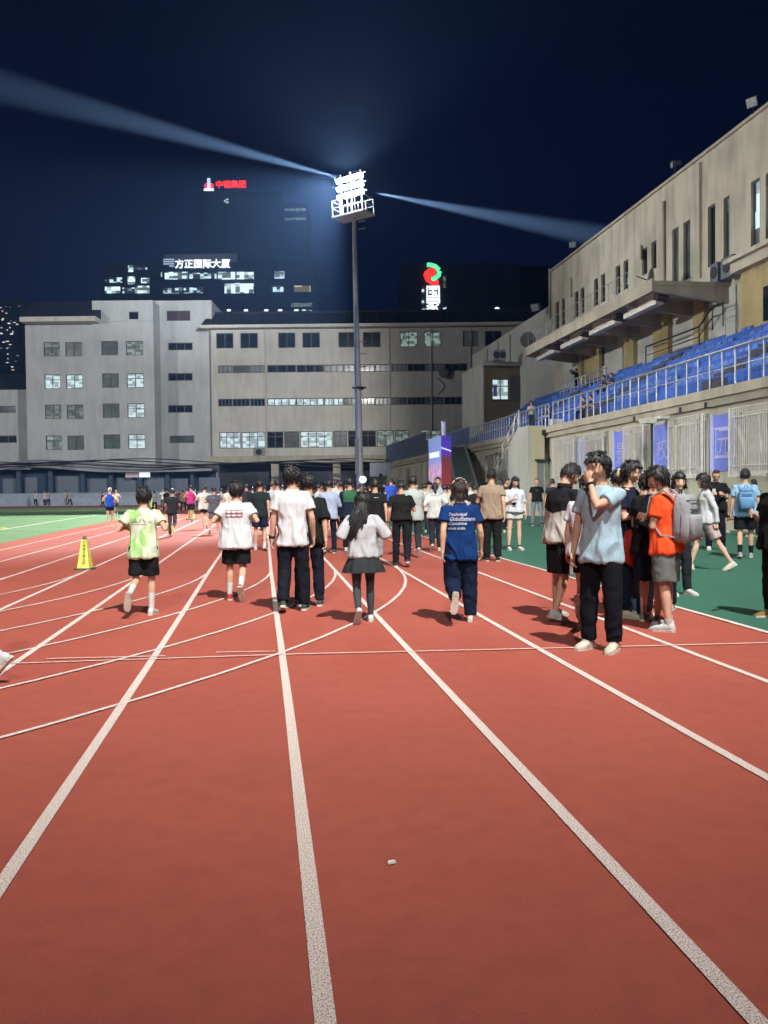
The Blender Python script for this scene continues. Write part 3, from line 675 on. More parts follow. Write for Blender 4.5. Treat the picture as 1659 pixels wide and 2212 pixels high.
# banners: blue cloth panels between the windows
def banner(px0, px1, txt, label):
    a0, _ = SX(px0, 950, XW); a1, _ = SX(px1, 950, XW); a, b_ = min(a0, a1), max(a0, a1)
    t = empty('banner', (0, 0, 0), 0, label=label, cat='banner', group='blue banners on the grandstand wall')
    y = XW - .05; zb, zt = 2.05, 4.02
    mb = MB(); mb.box(a + .25, b_, y, y + .02, zb, zt); mb.build('cloth', M_banner, t, RS)
    mb = MB(); mb.box(a - .02, a + .25, y - .01, y + .02, zb, zt + .05); mb.build('side_strip', M_bannerl, t, RS)   # pale strip on the near side
    if txt:
        me = text_mesh(txt, 1.0, .004); w_ = (b_ - a - .25)
        xs_ = [v.co.x for v in me.vertices]; ys_ = [v.co.y for v in me.vertices]
        kx = w_ * .62 / (max(xs_) - min(xs_)); ky = .92 / (max(ys_) - min(ys_)); cx = (max(xs_) + min(xs_)) / 2; cy = (max(ys_) + min(ys_)) / 2
        for v in me.vertices: c = v.co.copy(); v.co = ((c.x - cx) * kx + (a + b_ + .25) / 2, y - .012 - c.z, (c.y - cy) * ky + (zb + zt) / 2 + .02)
        me.materials.clear(); me.materials.append(M_bannerl); link('lettering', me, t, RS)
        mb = MB(); cxx = (a + b_ + .25) / 2; hw = w_ * .40
        if txt == '元':
            for s_ in (-1, 1):
                mb.box(cxx + s_ * hw - .02, cxx + s_ * hw + .02, y - .012, y - .003, 2.62, 3.52)
            mb.box(cxx - hw - .08, cxx + hw + .08, y - .014, y - .003, 3.50, 3.58); mb.box(cxx - hw - .08, cxx + hw + .08, y - .014, y - .003, 2.50, 2.60)
            mb.build('frame_mark', M_bannerl, t, RS)
    return t
banner(1537, 1592, '元', 'blue banner with a framed pale character between two barred windows at the right')
banner(1410, 1452, '校', 'blue banner with a faint branching character just right of the wall lamp post')
banner(1325, 1354, '景', 'blue banner with stacked pale strokes above the man touching his mouth')
banner(1249, 1268, None, 'narrow plain blue banner nearest the stair block')

# seating tiers
nt_ = 6; x0, x1, z0, z1 = 16.6, 22.0, 5.0, 8.35
Ya, Yb = -14.0, -71.0
mb = MB(); mb.box(aF, Ya, XW + .05, 22.5, ZL - .019, ZL + .03); mb.build('walkway', M_conc, GS, RS)
for i in range(nt_):
    xa = x0 + (x1 - x0) * i / nt_; xb = x0 + (x1 - x0) * (i + 1) / nt_; za = z0 + (z1 - z0) * i / nt_; zb = z0 + (z1 - z0) * (i + 1) / nt_
    mb = MB(); mb.box(Yb + .4 * i, Ya, xa, 22.4 if i == nt_ - 1 else xb - .002, ZL + .031, zb); mb.build('seating_tier', mat('tier_blue', (.04, .12, .46), .7, var=.35, scale=.8), GS, RS)
    a = Yb + .4 * i + .4; sb = MB(); random.seed(i); seg = 0
    while a < Ya - .6:
        if True:
            sb.box(a + .01, a + .495, xa + .28, xa + .66, zb + .06, zb + .12)
            sb.hexa([(a + .03, xa + .64, zb + .1), (a + .47, xa + .64, zb + .1), (a + .47, xa + .68, zb + .1), (a + .03, xa + .68, zb + .1),
                     (a + .05, xa + .72, zb + .38), (a + .45, xa + .72, zb + .38), (a + .45, xa + .76, zb + .38), (a + .05, xa + .76, zb + .38)])
        a += .5
        if int(a) % 12 == 0 or random.random() < .02 and len(sb.v) > 40:
            a += 1.3
            if sb.v: sb.build('seat_row', M_blue, GS, RS)
            sb = MB()
    if sb.v: sb.build('seat_row', M_blue, GS, RS)
# grey aisle stairs over the tiers
for am in (-31.0, -43.0, -55.0):
    mb = MB()
    for i in range(nt_ * 2):
        xa = x0 - .3 + (x1 - x0) * i / (nt_ * 2); mb.box(am, am + 1.3, xa, 22.3, z0 + (z1 - z0) * i / (nt_ * 2) + .03, z0 + (z1 - z0) * (i + 1) / (nt_ * 2) + .16)
    mb.build('aisle_stair', mat('aisle_grey', (.06, .065, .08), .8), GS, RS)
# front railing
def railing(name, label, pts, h=1.25, step=.85, mids=(.62,), m=None, group=None, r=.036):
    t = empty(name, (0, 0, 0), 0, label=label, cat='railing', group=group)
    mb = MB(); P_ = [Vector(p) for p in pts]; up = Vector((0, 0, h))
    mb.tube([p + up for p in P_], r * 1.3, 6); mb.build('top_rail', m or M_steel, t)
    mb = MB()
    for q in mids: mb.tube([p + Vector((0, 0, q)) for p in P_], r * .8, 6)
    mb.build('mid_rail', m or M_steel, t)
    for i in range(len(P_) - 1):
        L_ = (P_[i + 1] - P_[i]).length; n = max(1, round(L_ / step))
        for k in range(n + (1 if i == len(P_) - 2 else 0)):
            mb = MB(); p = P_[i].lerp(P_[i + 1], k / n); mb.tube([p, p + up], r, 6); mb.build('post', m or M_steel, t)
    return t
railing('railing', 'long steel railing in front of the blue seats above the barred windows', [(XW - .1, 15, ZL), (XW - .1, 46.5, ZL)])
railing('railing', 'steel railing around the stair head where the girl in grey leans', [(XW - .1, 47.2, ZL), (XW - .1, 66, ZL)], step=.6)
def fence_panel(name, label, y0, y1, m, hh=1.35):
    t = empty(name, (0, 0, 0), 0, label=label, cat='fence')
    mb = MB(); mb.tube([(XW - .1, y0, ZL + hh), (XW - .1, y1, ZL + hh)], .04, 6); mb.tube([(XW - .1, y0, ZL + .15), (XW - .1, y1, ZL + .15)], .035, 6); mb.build('rails', M_steel, t)
    n = int((y1 - y0) / .42)
    for k in range(n): mb = MB(); y = y0 + (y1 - y0) * k / n; mb.box(XW - .14, XW - .06, y + .04, y + .26, ZL + .1, ZL + hh); mb.build('picket', m, t)
fence_panel('picket_fence', 'blue grey picket fence above the green stairs', 66.2, 84, mat('picket_blue', (.12, .17, .34), .6))
fence_panel('picket_fence', 'dim blue fence above the slot windows at the far end of the grandstand', 84.2, 112, mat('picket_dim', (.09, .12, .20), .6), 2.2)

# upper wall
XU = 22.5
zT = 18.35
Yn, Yf = 12.0, 66.5
holes = []; up_w = []
def UW(pxa, pxb, pyt, pyb, pane):
    h = SW(pxa, pxb, (pyt), pyb, XU); holes.append(h); up_w.append((h, pane))
for a, b_, yt, yb, p in ((1622, 1641, 388, 527, M_litd), (1563, 1576, 425, 557, M_litd), (1529, 1545, 443, 570, M_glassd), (1476, 1491, 478, 600, M_glassg), (1452, 1466, 493, 612, M_glassg),
                         (1407, 1418, 521, 578, M_glassd), (1387, 1398, 536, 590, M_glassd), (1347, 1357, 562, 622, M_glassd), (1330, 1340, 574, 632, M_glassd), (1298, 1307, 592, 650, M_glassd), (1283, 1292, 602, 658, M_glassd),
                         (1254, 1262, 622, 675, M_glassd), (1241, 1249, 630, 683, M_glassd), (1213, 1220, 645, 700, M_glassd), (1200, 1207, 652, 708, M_glassd), (1654, 1675, 370, 510, M_litd)):
    UW(a, b_, yt, yb, p)
mb = MB(); wall(mb, -Yf, -Yn, 8.0, zT, XU, holes, .3); mb.box(-Yf, -Yn, XU + .9, XU + 10, 0, zT - .01)
mb.quad((-Yf, XU, 8), (-Yf, XU, zT), (-Yf, XU + .9, zT), (-Yf, XU + .9, 8)); mb.quad((-Yf, XU, zT), (-Yn, XU, zT), (-Yn, XU + .9, zT), (-Yf, XU + .9, zT))
mb.build('upper_wall', M_stand, GS, RS)
mb = MB(); mb.box(-Yf - .1, -Yn, XU - .12, XU + 1.0, zT + .004, zT + .16); mb.build('parapet_cap', M_conc, GS, RS)
for h, p in up_w: window(GS, *h, XU, p, 1, fr=.07, framem=M_frame, rotz=RS, sill=False)
# downpipes and conduits
for px, yt, yb in ((1437, 435, 612), (1515, 350, 600), (1388, 530, 560), (1190, 580, 690), (1236, 600, 640)):
    h = SW(px - 2, px + 2, yt, yb, XU); mb = MB(); c = (h[0] + h[1]) / 2; mb.tube([(c, XU - .1, h[3]), (c, XU - .1, h[2])], .09 if px != 1515 else .05, 6); mb.build('drainpipe', M_conc, GS, RS)
# lower flat-roofed run beyond
Yg = 92.5; zU2 = 15.85
mb = MB(); mb.box(-Yg, -Yf - .01, XU, XU + 8, 0, zU2); mb.build('rear_wall', M_pale, GS, RS)
for px in (1055, 1079, 1105): h = SW(px - 2, px + 2, 730, 790, XU); mb = MB(); mb.tube([(h[0], XU - .08, zU2 - .3), (h[0], XU - .08, 12.8)], .08, 6); mb.build('drainpipe', M_conc, GS, RS)
# projecting control room with lit window: faces the camera
Yr = 75.0
ca = PY(1046, 850, Yr); cb = PY(1150, 850, Yr)
xr0, xr1 = ca.x, XU
def yrect(px0, py0, px1, py1, Y):
    a = PY(px0, py0, Y); b_ = PY(px1, py1, Y); return (a.x, b_.x, b_.z, a.z)
hw = yrect(1063, 818, 1100, 864, Yr); hz = yrect(1046, 790, 1100, 920, Yr)
mb = MB(); wall(mb, xr0, xr1, 5.0, hz[3], Yr, [hw], .25); mb.box(xr0 + .003, xr1, Yr + .9, Yr + 8, 5, hz[3] - .004)
mb.quad((xr0, Yr, 5), (xr0, Yr, hz[3]), (xr0, Yr + .9, hz[3]), (xr0, Yr + .9, 5)); mb.quad((xr0, Yr, hz[3]), (xr1, Yr, hz[3]), (xr1, Yr + .9, hz[3]), (xr0, Yr + .9, hz[3]))
mb.build('control_room', mat('room_brown', (.20, .165, .10), .85), GS)
mb = MB(); mb.box(xr0 - .12, xr0 - .003, Yr - .05, Yr + 8, 5, hz[3]); mb.box(xr0 - .15, xr1, Yr - .25, Yr + 8, hz[3] + .003, hz[3] + .35); mb.build('side_panel', M_pale, GS)
window(GS, *hw, Yr, M_litw, 2, fr=.08, trans=hw[2] + (hw[3] - hw[2]) * .66)
r = yrect(1101, 812, 1124, 864, Yr); mb = MB(); mb.box(r[0], r[1], Yr - .12, Yr - .03, r[2], r[3]); mb.build('shutter', M_frame, GS)
r = yrect(1066, 832, 1074, 856, Yr); mb = MB(); mb.box(r[0], r[1], Yr + .03, Yr + .1, r[2], r[3]); mb.build('blue_notice', M_banner, GS)
for px, s_ in ((1073, 1.0), (1087, 1.0)):
    r = yrect(px - 7, 772, px + 6, 792, Yr - 1); mb = MB(); mb.box(r[0], r[1], Yr - 1, Yr - .2, hz[3] + .36, hz[3] + 1.25)
    o = mb.build('air_conditioner', mat('ac_pale', (.36, .42, .50), .6), None, label='pale air conditioner box on the control room roof, ' + ('left' if px < 1080 else 'right') + ' one of the pair', cat='air conditioner', group='rooftop air conditioners')
    f = MB(); f.tube([((r[0] + r[1]) / 2, Yr - 1.001, hz[3] + .8), ((r[0] + r[1]) / 2, Yr - 1.03, hz[3] + .8)], .3, 12); f.build('fan_grille', M_frame, o)

# canopy
XC = 18.6; zc = 11.35; Yc0, Yc1 = 39.95, 60.5
mb = MB()
mb.box(-Yc1, -Yc0, XC, XU - .004, zc - .22, zc)                       # slab
mb.box(-Yc1, -Yc0, XC - .1, XC - .002, zc - .50, zc + .12)               # fascia
mb.build('canopy_slab', M_conc, GS, RS)
for k in range(7):
    a = -Yc0 - .30 - k * (Yc1 - Yc0 - .3) / 6.0
    mb = MB(); mb.hexa([(a, XC + .01, zc - .50), (a + .28, XC + .01, zc - .50), (a + .28, XU - .006, zc - 1.0), (a, XU - .006, zc - 1.0),
                        (a, XC + .01, zc - .224), (a + .28, XC + .01, zc - .224), (a + .28, XU - .006, zc - .224), (a, XU - .006, zc - .224)])
    mb.build('canopy_beam', M_conc, GS, RS)
for k in range(4):
    a0_ = -Yc0 - 1.0 - k * 5.0; mb = MB(); mb.box(a0_ - 3.9, a0_, XC + .55, XC + .95, zc - .88, zc - .62); mb.box(a0_ - 3.7, a0_ - .2, XC + .7, XC + .8, zc - .62, zc - .225)
    mb.build('light_trough', mat('trough_white', (.78, .76, .70), .5), GS, RS)
    mb = MB(); mb.hexa([(a0_ + .2, XC + .3, zc - .75), (a0_ + .75, XC + .3, zc - .75), (a0_ + .75, XC + .9, zc - .85), (a0_ + .2, XC + .9, zc - .85), (a0_ + .25, XC + .35, zc - .45), (a0_ + .7, XC + .35, zc - .45), (a0_ + .7, XC + .85, zc - .5), (a0_ + .25, XC + .85, zc - .5)])
    mb.build('speaker_box', mat('speaker_brown', (.06, .04, .035), .7), GS, RS)
# canopy edge railing
railing('balcony_railing', 'thin railing along the top of the cantilevered canopy', [(XC + .1, Yc0 + 3.2, zc + .1), (XC + .1, Yc1 - .2, zc + .1)], 1.1, 1.3, (.55,), M_steel, r=.022)
def flood(x, y, z, rz, tilt, label, s_=.35, group='unlit floodlights along the grandstand roof'):
    t = empty('floodlight', (x, y, z), rz, label=label, cat='floodlight', group=group)
    mb = MB(); mb.hexa([(-s_, -.2, -s_ * .8), (s_, -.2, -s_ * .8), (s_ * .6, .3, -s_ * .5), (-s_ * .6, .3, -s_ * .5), (-s_, -.2, s_ * .8), (s_, -.2, s_ * .8), (s_ * .6, .3, s_ * .5), (-s_ * .6, .3, s_ * .5)])
    o = mb.build('lamp_body', mat('flood_body', (.14, .16, .17), .5), t); o.rotation_euler = (tilt, 0, 0); o.location = (0, 0, .55)
    mb = MB(); mb.box(-s_ * .9, s_ * .9, -.22, -.202, -s_ * .7, s_ * .7); g = mb.build('lens', mat('flood_glass', (.25, .30, .33), .2), o)
    mb = MB(); mb.tube([(0, 0, 0), (0, 0, .5)], .05, 6); mb.build('bracket', M_black, t)
p = PX(1633, 262, XU); flood(XU - .1, p.y, zT + .1, R(-60), R(20), 'large square unlit floodlight on the roof edge at the upper right', .26)
p = PX(1463, 380, XU); flood(XU - .1, p.y, zT + .1, R(-100), R(10), 'small twin lamp on the roof edge above the tall windows', .2)
p = PX(1242, 550, XU); flood(XU - .1, p.y, zT + .1, R(-40), R(10), 'small floodlight on the roof edge near the far end of the upper wall', .26)
p = PX(1158, 664, XU - 1); flood(XU - 1, p.y, zU2 - .6, R(-50), R(25), 'dark floodlight leaning at the step in the roofline', .36)
# round cylinder and dish resting on canopy
p = PX(1140, 733, XC + .5); mb = MB(); mb.tube([(XC + .6, p.y + .3, zc + .75), (XC + .2, p.y - 1.0, zc + .72)], [.42, .55], 14); mb.box(XC + .2, XC + .6, p.y - .6, p.y - .2, zc, zc + .5)
mb.build('searchlight', mat('searchlight_grey', (.10, .105, .11), .6), None, label='big dark cylindrical searchlight at the far left end of the canopy', cat='searchlight')
p = PX(1405, 590, XC + 1.8); mb = MB()
mb.ell((XC + 1.8, p.y, zc + .95), Vector((.5, .8, 0)), Vector((.8, -.5, .3)).normalized(), Vector((0, -.3, 1)).normalized(), .9, .16, .7); mb.tube([(XC + 1.8, p.y, zc), (XC + 1.8, p.y, zc + .9)], .06, 6); mb.tube([(XC + 1.8, p.y, zc + 1), (XC + .9, p.y - .3, zc + 1.2)], .03, 5)
mb.build('satellite_dish', mat('dish_pale', (.20, .22, .23), .5), None, label='pale satellite dish standing on the near end of the canopy', cat='satellite dish')
for k, (px, w_) in enumerate(((1548, .6), (1576, .9))):
    p = PX(px, 600, XU - .6); mb = MB(); mb.box(XU - .75, XU - .25, p.y - w_ * .6, p.y + w_ * .6, zc + .003, zc + .95)
    o = mb.build('air_conditioner', mat('ac_blue', (.12, .15, .18), .6), None, label='dark air conditioner on the near end of the canopy slab, ' + ('left, smaller' if k == 0 else 'right, larger'), cat='air conditioner')
    mb = MB(); mb.tube([(XU - .751, p.y, zc + .5), (XU - .78, p.y, zc + .5)], .3, 12); mb.build('fan_grille', M_black, o)

# wall under the canopy: yellow pilasters and pale bays
zs0 = 8.2
for px0, px1 in ((1253, 1260), (1268, 1300), (1353, 1375), (1418, 1450), (1505, 1528)):
    h = SW(px0, px1, 700, 800, XU - .15); mb = MB(); mb.box(h[0], h[1], XU - .35, XU - .006, zs0, zc - .23); mb.build('pilaster', M_yellow, GS, RS)
for px0, px1 in ((1218, 1250), (1302, 1350), (1377, 1415), (1453, 1500), (1532, 1590)):
    h = SW(px0, px1, 700, 800, XU - .05); mb = MB(); mb.box(h[0], h[1], XU - .08, XU - .003, zs0, zc - .23); mb.build('pale_bay', M_pale, GS, RS)
for px0, px1 in ((1346, 1362), (1297, 1305), (1237, 1245)):
    h = SW(px0, px1, 745, 790, XU - .1); mb = MB(); mb.box(h[0], h[1], XU - .14, XU - .09, h[2], h[3]); mb.build('window', M_glassd, GS, RS)
# near bay that stands forward of the upper wall, with cornice
h = SW(1592, 1600, 620, 700, XU - .6); aK = h[1]
mb = MB(); mb.box(aK, -Yn, XU - .6, XU - .005, 8.0, 11.3); mb.build('near_bay', M_yellow, GS, RS)
mb = MB(); mb.box(aK - .2, -Yn, XU - 1.0, XU - .005, 11.304, 11.75); mb.box(aK - .4, -Yn, XU - 1.25, XU - .004, 11.754, 11.95); mb.build('cornice', M_stand, GS, RS)
h = SW(1652, 1680, 615, 685, XU - .6); mb = MB(); mb.box(h[0], h[1], XU - .68, XU - .603, h[2], h[3]); mb.build('window', M_glassd, GS, RS)
# dark handrails behind the seats
dk = mat('dark_rail', (.02, .022, .022), .5)
a = PX(1395, 715, 21.7); b_ = PX(1510, 715, 21.7); c = PX(1548, 690, 21.7)
railing('handrail', 'dark double handrail on the upper seating below the canopy', [(21.7, a.y, 8.4), (21.7, b_.y, 8.4), (21.7, c.y + .4, 9.1), (21.7, c.y - .6, 9.1)], 1.1, 5, (.6,), dk)
a = PX(1210, 800, 20.6); b_ = PX(1310, 800, 20.6)
railing('handrail', 'steel handrail in front of the man raising a phone on the upper terrace', [(20.6, b_.y, 7.6), (20.6, a.y, 7.6)], 1.15, .7, (.6,), M_steel)

# yellow stair block with door (front faces the camera)
Yk = 47.3; a = PY(1147, 1000, Yk); xk0 = a.x; zk = 5.0
hd_ = yrect(1160, 996, 1187, 1060, Yk)
mb = MB(); wall(mb, xk0, XW - .33, 0, zk, Yk, [(hd_[0], hd_[1], .25, hd_[3])], .18)
ymid = Yk + 2.0
side = [(Yk, 0), (Yk, zk), (ymid, zk), (ymid + 4.6, 2.6), (ymid + 8.2, 0)]
mb.quad((xk0, Yk, zk), (XW - .33, Yk, zk), (XW - .33, ymid, zk), (xk0, ymid, zk)); mb.quad((XW - .33, Yk, 0), (XW - .33, Yk + 2, 0), (XW - .33, Yk + 2, zk), (XW - .33, Yk, zk))
mb.build('stair_block', wall_mat('stair_cream', (.54, .50, .34), .15), GS)
mb = MB(); mb.prism([(y, z) for y, z in side], 0, xk0 - .16, xk0 - .004); mb.build('stair_side', wall_mat('stair_grey', (.47, .48, .43), .2), GS)
mb = MB(); mb.box(hd_[0], hd_[1], Yk + .1, Yk + .16, .25, hd_[3]); o = mb.build('door', mat('metal_door', (.20, .22, .22), .5, .4, .4, var=.5, scale=1.2), GS)
mb = MB(); mb.box(hd_[0] - .12, hd_[1] + .12, Yk - .12, Yk + .05, hd_[3] + .002, hd_[3] + .1); mb.build('door_hood', dk, o)
st = MB()
for i in range(16):
    y = ymid + i * .51; st.box(xk0, XW - .34, y, y + .51, 0, max(.05, zk - (i + 1) * zk / 16))
st.build('stair_flight', M_conc, GS)
railing('stair_railing', 'pale stair railing sloping down behind the yellow stair block', [(xk0 - .08, ymid, zk), (xk0 - .08, ymid + 4.6, 2.6), (xk0 - .08, ymid + 8.2, 0)], 1.0, 1.4, (.5,), M_white)
mb = MB(); p = PY(1188, 908, Yk); mb.box(p.x, p.x + .62, Yk - .3, Yk + .1, zk + .004, zk + .35); mb.build('junction_box', M_white, GS)
# green-grey flight of stairs coming down toward the camera
GT = empty('green_staircase', (0, 0, 0), 0, label='straight staircase with dark green grey treads beside the blue advertising pillar', cat='staircase')
tl, tr_ = (14.35, 67.0), (15.55, 67.0); bl, br = (12.55, 55.0), (13.95, 55.0); N_ = 26
mb = MB()
for i in range(N_):
    f0, f1 = i / N_, (i + 1) / N_; z = 4.93 * (1 - f1) + .05
    L0 = [tl[k] + (bl[k] - tl[k]) * f0 for k in (0, 1)]; R0 = [tr_[k] + (br[k] - tr_[k]) * f0 for k in (0, 1)]
    L1 = [tl[k] + (bl[k] - tl[k]) * f1 for k in (0, 1)]; R1 = [tr_[k] + (br[k] - tr_[k]) * f1 for k in (0, 1)]
    mb.hexa([(L1[0], L1[1], 0), (R1[0], R1[1], 0), (R0[0], R0[1], 0), (L0[0], L0[1], 0), (L1[0], L1[1], z + .0), (R1[0], R1[1], z), (R0[0], R0[1], z), (L0[0], L0[1], z)])
mb.build('treads', mat('tread_green', (.075, .105, .10), .8, var=.2), GT)
for (t0, b0, o) in ((tl, bl, -.14), (tr_, br, .0)):
    mb = MB(); mb.hexa([(b0[0] + o, b0[1], 0), (b0[0] + o + .14, b0[1], 0), (t0[0] + o + .14, t0[1], 0), (t0[0] + o, t0[1], 0), (b0[0] + o, b0[1], .35), (b0[0] + o + .14, b0[1], .35), (t0[0] + o + .14, t0[1], 5.2), (t0[0] + o, t0[1], 5.2)])
    mb.build('stringer', mat('stringer_grey', (.22, .23, .21), .8), GT)

# advertising pillar
YP = 50.0; pa = PY(952.5, 1000, YP); pb = PY(975, 1000, YP); pw = pb.x - pa.x; pz = PY(955, 941, YP).z; pf = PX(926, 1000, pa.x).y
AP = empty('advertising_pillar', (0, 0, 0), 0, label='tall square advertising pillar, blue glowing side and dark red side, left of the green stairs', cat='pillar')
mb = MB(); mb.box(pa.x + .02, pb.x - .02, YP + .02, pf - .02, 0, pz - .03); mb.build('core', mat('pillar_core', (.02, .03, .12), .6), AP)
def poster_mat(name, stops, axis_scale, es, noise_amt, cols):
    m, t, b = nodes(name); N = t.nodes.new; L = t.links.new
    tc = N('ShaderNodeTexCoord'); sp = N('ShaderNodeSeparateXYZ'); L(tc.outputs['Object'], sp.inputs[0])
    dv = N('ShaderNodeMath'); dv.operation = 'DIVIDE'; dv.inputs[1].default_value = pz; L(sp.outputs['Z'], dv.inputs[0])
    cr = N('ShaderNodeValToRGB'); cr.color_ramp.elements[0].position = stops[0][0]; cr.color_ramp.elements[0].color = stops[0][1] + (1,)
    cr.color_ramp.elements[1].position = stops[-1][0]; cr.color_ramp.elements[1].color = stops[-1][1] + (1,)
    for q, c in stops[1:-1]: e_ = cr.color_ramp.elements.new(q); e_.color = c + (1,)
    L(dv.outputs[0], cr.inputs[0])
    mp = N('ShaderNodeMapping'); mp.inputs['Scale'].default_value = axis_scale; L(tc.outputs['Object'], mp.inputs[0])
    n = N('ShaderNodeTexNoise'); n.inputs['Scale'].default_value = 2.0; n.inputs['Detail'].default_value = 4; L(mp.outputs[0], n.inputs['Vector'])
    c2 = N('ShaderNodeValToRGB'); c2.color_ramp.elements[0].position = .35; c2.color_ramp.elements[0].color = cols[0] + (1,); c2.color_ramp.elements[1].position = .65; c2.color_ramp.elements[1].color = cols[2] + (1,)
    e_ = c2.color_ramp.elements.new(.5); e_.color = cols[1] + (1,)
    L(n.outputs['Fac'], c2.inputs[0])
    mk = N('ShaderNodeMapRange'); mk.inputs[1].default_value = .70; mk.inputs[2].default_value = .60; mk.inputs[3].default_value = 0; mk.inputs[4].default_value = noise_amt; L(dv.outputs[0], mk.inputs[0])
    mx = N('ShaderNodeMix'); mx.data_type = 'RGBA'; L(mk.outputs[0], mx.inputs[0]); L(cr.outputs[0], mx.inputs[6]); L(c2.outputs[0], mx.inputs[7])
    L(mx.outputs[2], b.inputs['Base Color']); L(mx.outputs[2], b.inputs['Emission Color']); b.inputs['Emission Strength'].default_value = es; b.inputs['Roughness'].default_value = .4
    return m
MP1 = poster_mat('poster_city', [(0, (.35, .45, .8)), (.5, (.2, .28, .7)), (1, (.16, .24, .50))], (1, 5, 1.1), .45, .9, [(.12, .2, .65), (.65, .2, .35), (.75, .68, .85)])
MP2 = poster_mat('poster_red', [(0, (.30, .012, .02)), (.35, (.22, .012, .02)), (.72, (.10, .015, .03)), (.8, (.05, .02, .38)), (1, (.03, .012, .26))], (1, 1, 1), .38, 0, [(.1, .1, .1)] * 3)
mb = MB(); mb.box(pa.x, pa.x + .019, YP + .005, pf, .05, pz); mb.build('poster_blue_side', MP1, AP)
mb = MB(); mb.box(pa.x + .02, pb.x, YP, YP + .019, .05, pz); mb.build('poster_red_side', MP2, AP)
mb = MB(); mb.box(pa.x - .01, pa.x - .002, YP + .5, pf - .35, pz * .74, pz * .81); mb.build('poster_title_band', mat('title_white', (.75, .8, .95), emit=(.7, .8, 1), es=.6), AP)
mb = MB(); mb.hexa([(pa.x + .02, YP - .01, pz * .84), (pb.x, YP - .01, pz * .80), (pb.x, YP - .003, pz * .80), (pa.x + .02, YP - .003, pz * .84), (pa.x + .02, YP - .01, pz * .86), (pb.x, YP - .01, pz * .815), (pb.x, YP - .003, pz * .815), (pa.x + .02, YP - .003, pz * .86)]); mb.build('poster_streak', mat('streak', (.5, .45, .9), emit=(.5, .45, .95), es=.7), AP)
mb = MB(); mb.tube([(pa.x + .3, YP + .6, pz - .03), (pa.x + .3, YP + .6, pz + .85)], .14, 8); mb.build('top_post', mat('post_lilac', (.35, .38, .6), .6), AP)
# white wall lamp post in front of the windows
Yl = PX(1408, 1000, 15.2).y
SL = empty('lamp_post', (15.2, Yl, 0), 0, label='slim dark post with twin white flat lamp heads in front of the barred windows', cat='lamp post')
mb = MB(); mb.tube([(0, 0, 0), (0, 0, 4.05)], .05, 8); mb.build('post', dk, SL)
mb = MB(); mb.hexa([(-.45, -.5, 4.0), (-.05, -.5, 4.0), (-.05, .1, 4.0), (-.45, .1, 4.0), (-.5, -.55, 4.2), (0, -.55, 4.2), (0, .15, 4.2), (-.5, .15, 4.2)]); mb.build('lamp_head', M_white, SL)
mb = MB(); mb.hexa([(0.02, -.7, 4.15), (.4, -.7, 4.15), (.4, .3, 4.12), (.02, .3, 4.12), (.02, -.75, 4.27), (.45, -.75, 4.27), (.45, .35, 4.22), (.02, .35, 4.22)]); mb.build('lamp_head', M_white, SL)
for (px, py) in ((1475, 908), (1375, 925), (1530, 880)):
    p = PX(px, py, XW - .1); mb = MB(); mb.box(XW - .2, XW - .003, p.y - .12, p.y + .12, 4.32, 4.52); mb.build('small_lamp', dk, GS)
p = PY(1172, 925, Yk)
mb = MB(); mb.box(p.x - .05, p.x + .12, Yk - .25, Yk - .003, 4.5, 4.75); mb.build('wall_camera', dk, GS)

# backboard and stage gear at the far side of the crowd
p = PD(822, 1018, 95); BBx = empty('backboard', (p.x, p.y, 0), RZ, label='pale rectangular backboard on a dark frame right of the lamp tower above the crowd', cat='backboard')
mb = MB(); mb.box(-1.15, 1.15, -.05, 0, 3.0, 4.5); mb.build('board', mat('board_pale', (.36, .40, .48), .6), BBx)
mb = MB(); mb.box(-.1, .1, .05, .25, 0, 3.6); mb.tube([(0, .2, 1.2), (1.3, .6, 4.9)], .06, 6); mb.tube([(-1, .2, 3), (-1.2, .3, 2.2), (.4, .2, 2.3)], .05, 6); mb.build('frame', M_frame, BBx)
mb = MB(); mb.tube([(0, -.06, 3.15), (0, -.5, 3.15)], .18, 10); mb.build('rim', dk, BBx)
p = G(785, 1062 + 32); LB = empty('glowing_ball', (PD(784, 1036, 42).x, PD(784, 1036, 42).y, 0), 0, label='round glowing white ball on a thin stem low beside the lamp tower base', cat='lamp')  # bright round spot in the crowd, built as an emissive ball
zz = PD(784, 1036, 42).z; mb = MB(); mb.ell((0, 0, zz), Vector((1, 0, 0)), Vector((0, 1, 0)), Vector((0, 0, 1)), .17, .17, .17); mb.build('globe', mat('globe_glow', (.9, .9, .9), emit=(.9, .95, 1), es=1.6), LB)
mb = MB(); mb.tube([(0, 0, 0), (0, 0, zz - .16)], .03, 6); mb.build('stem', dk, LB)

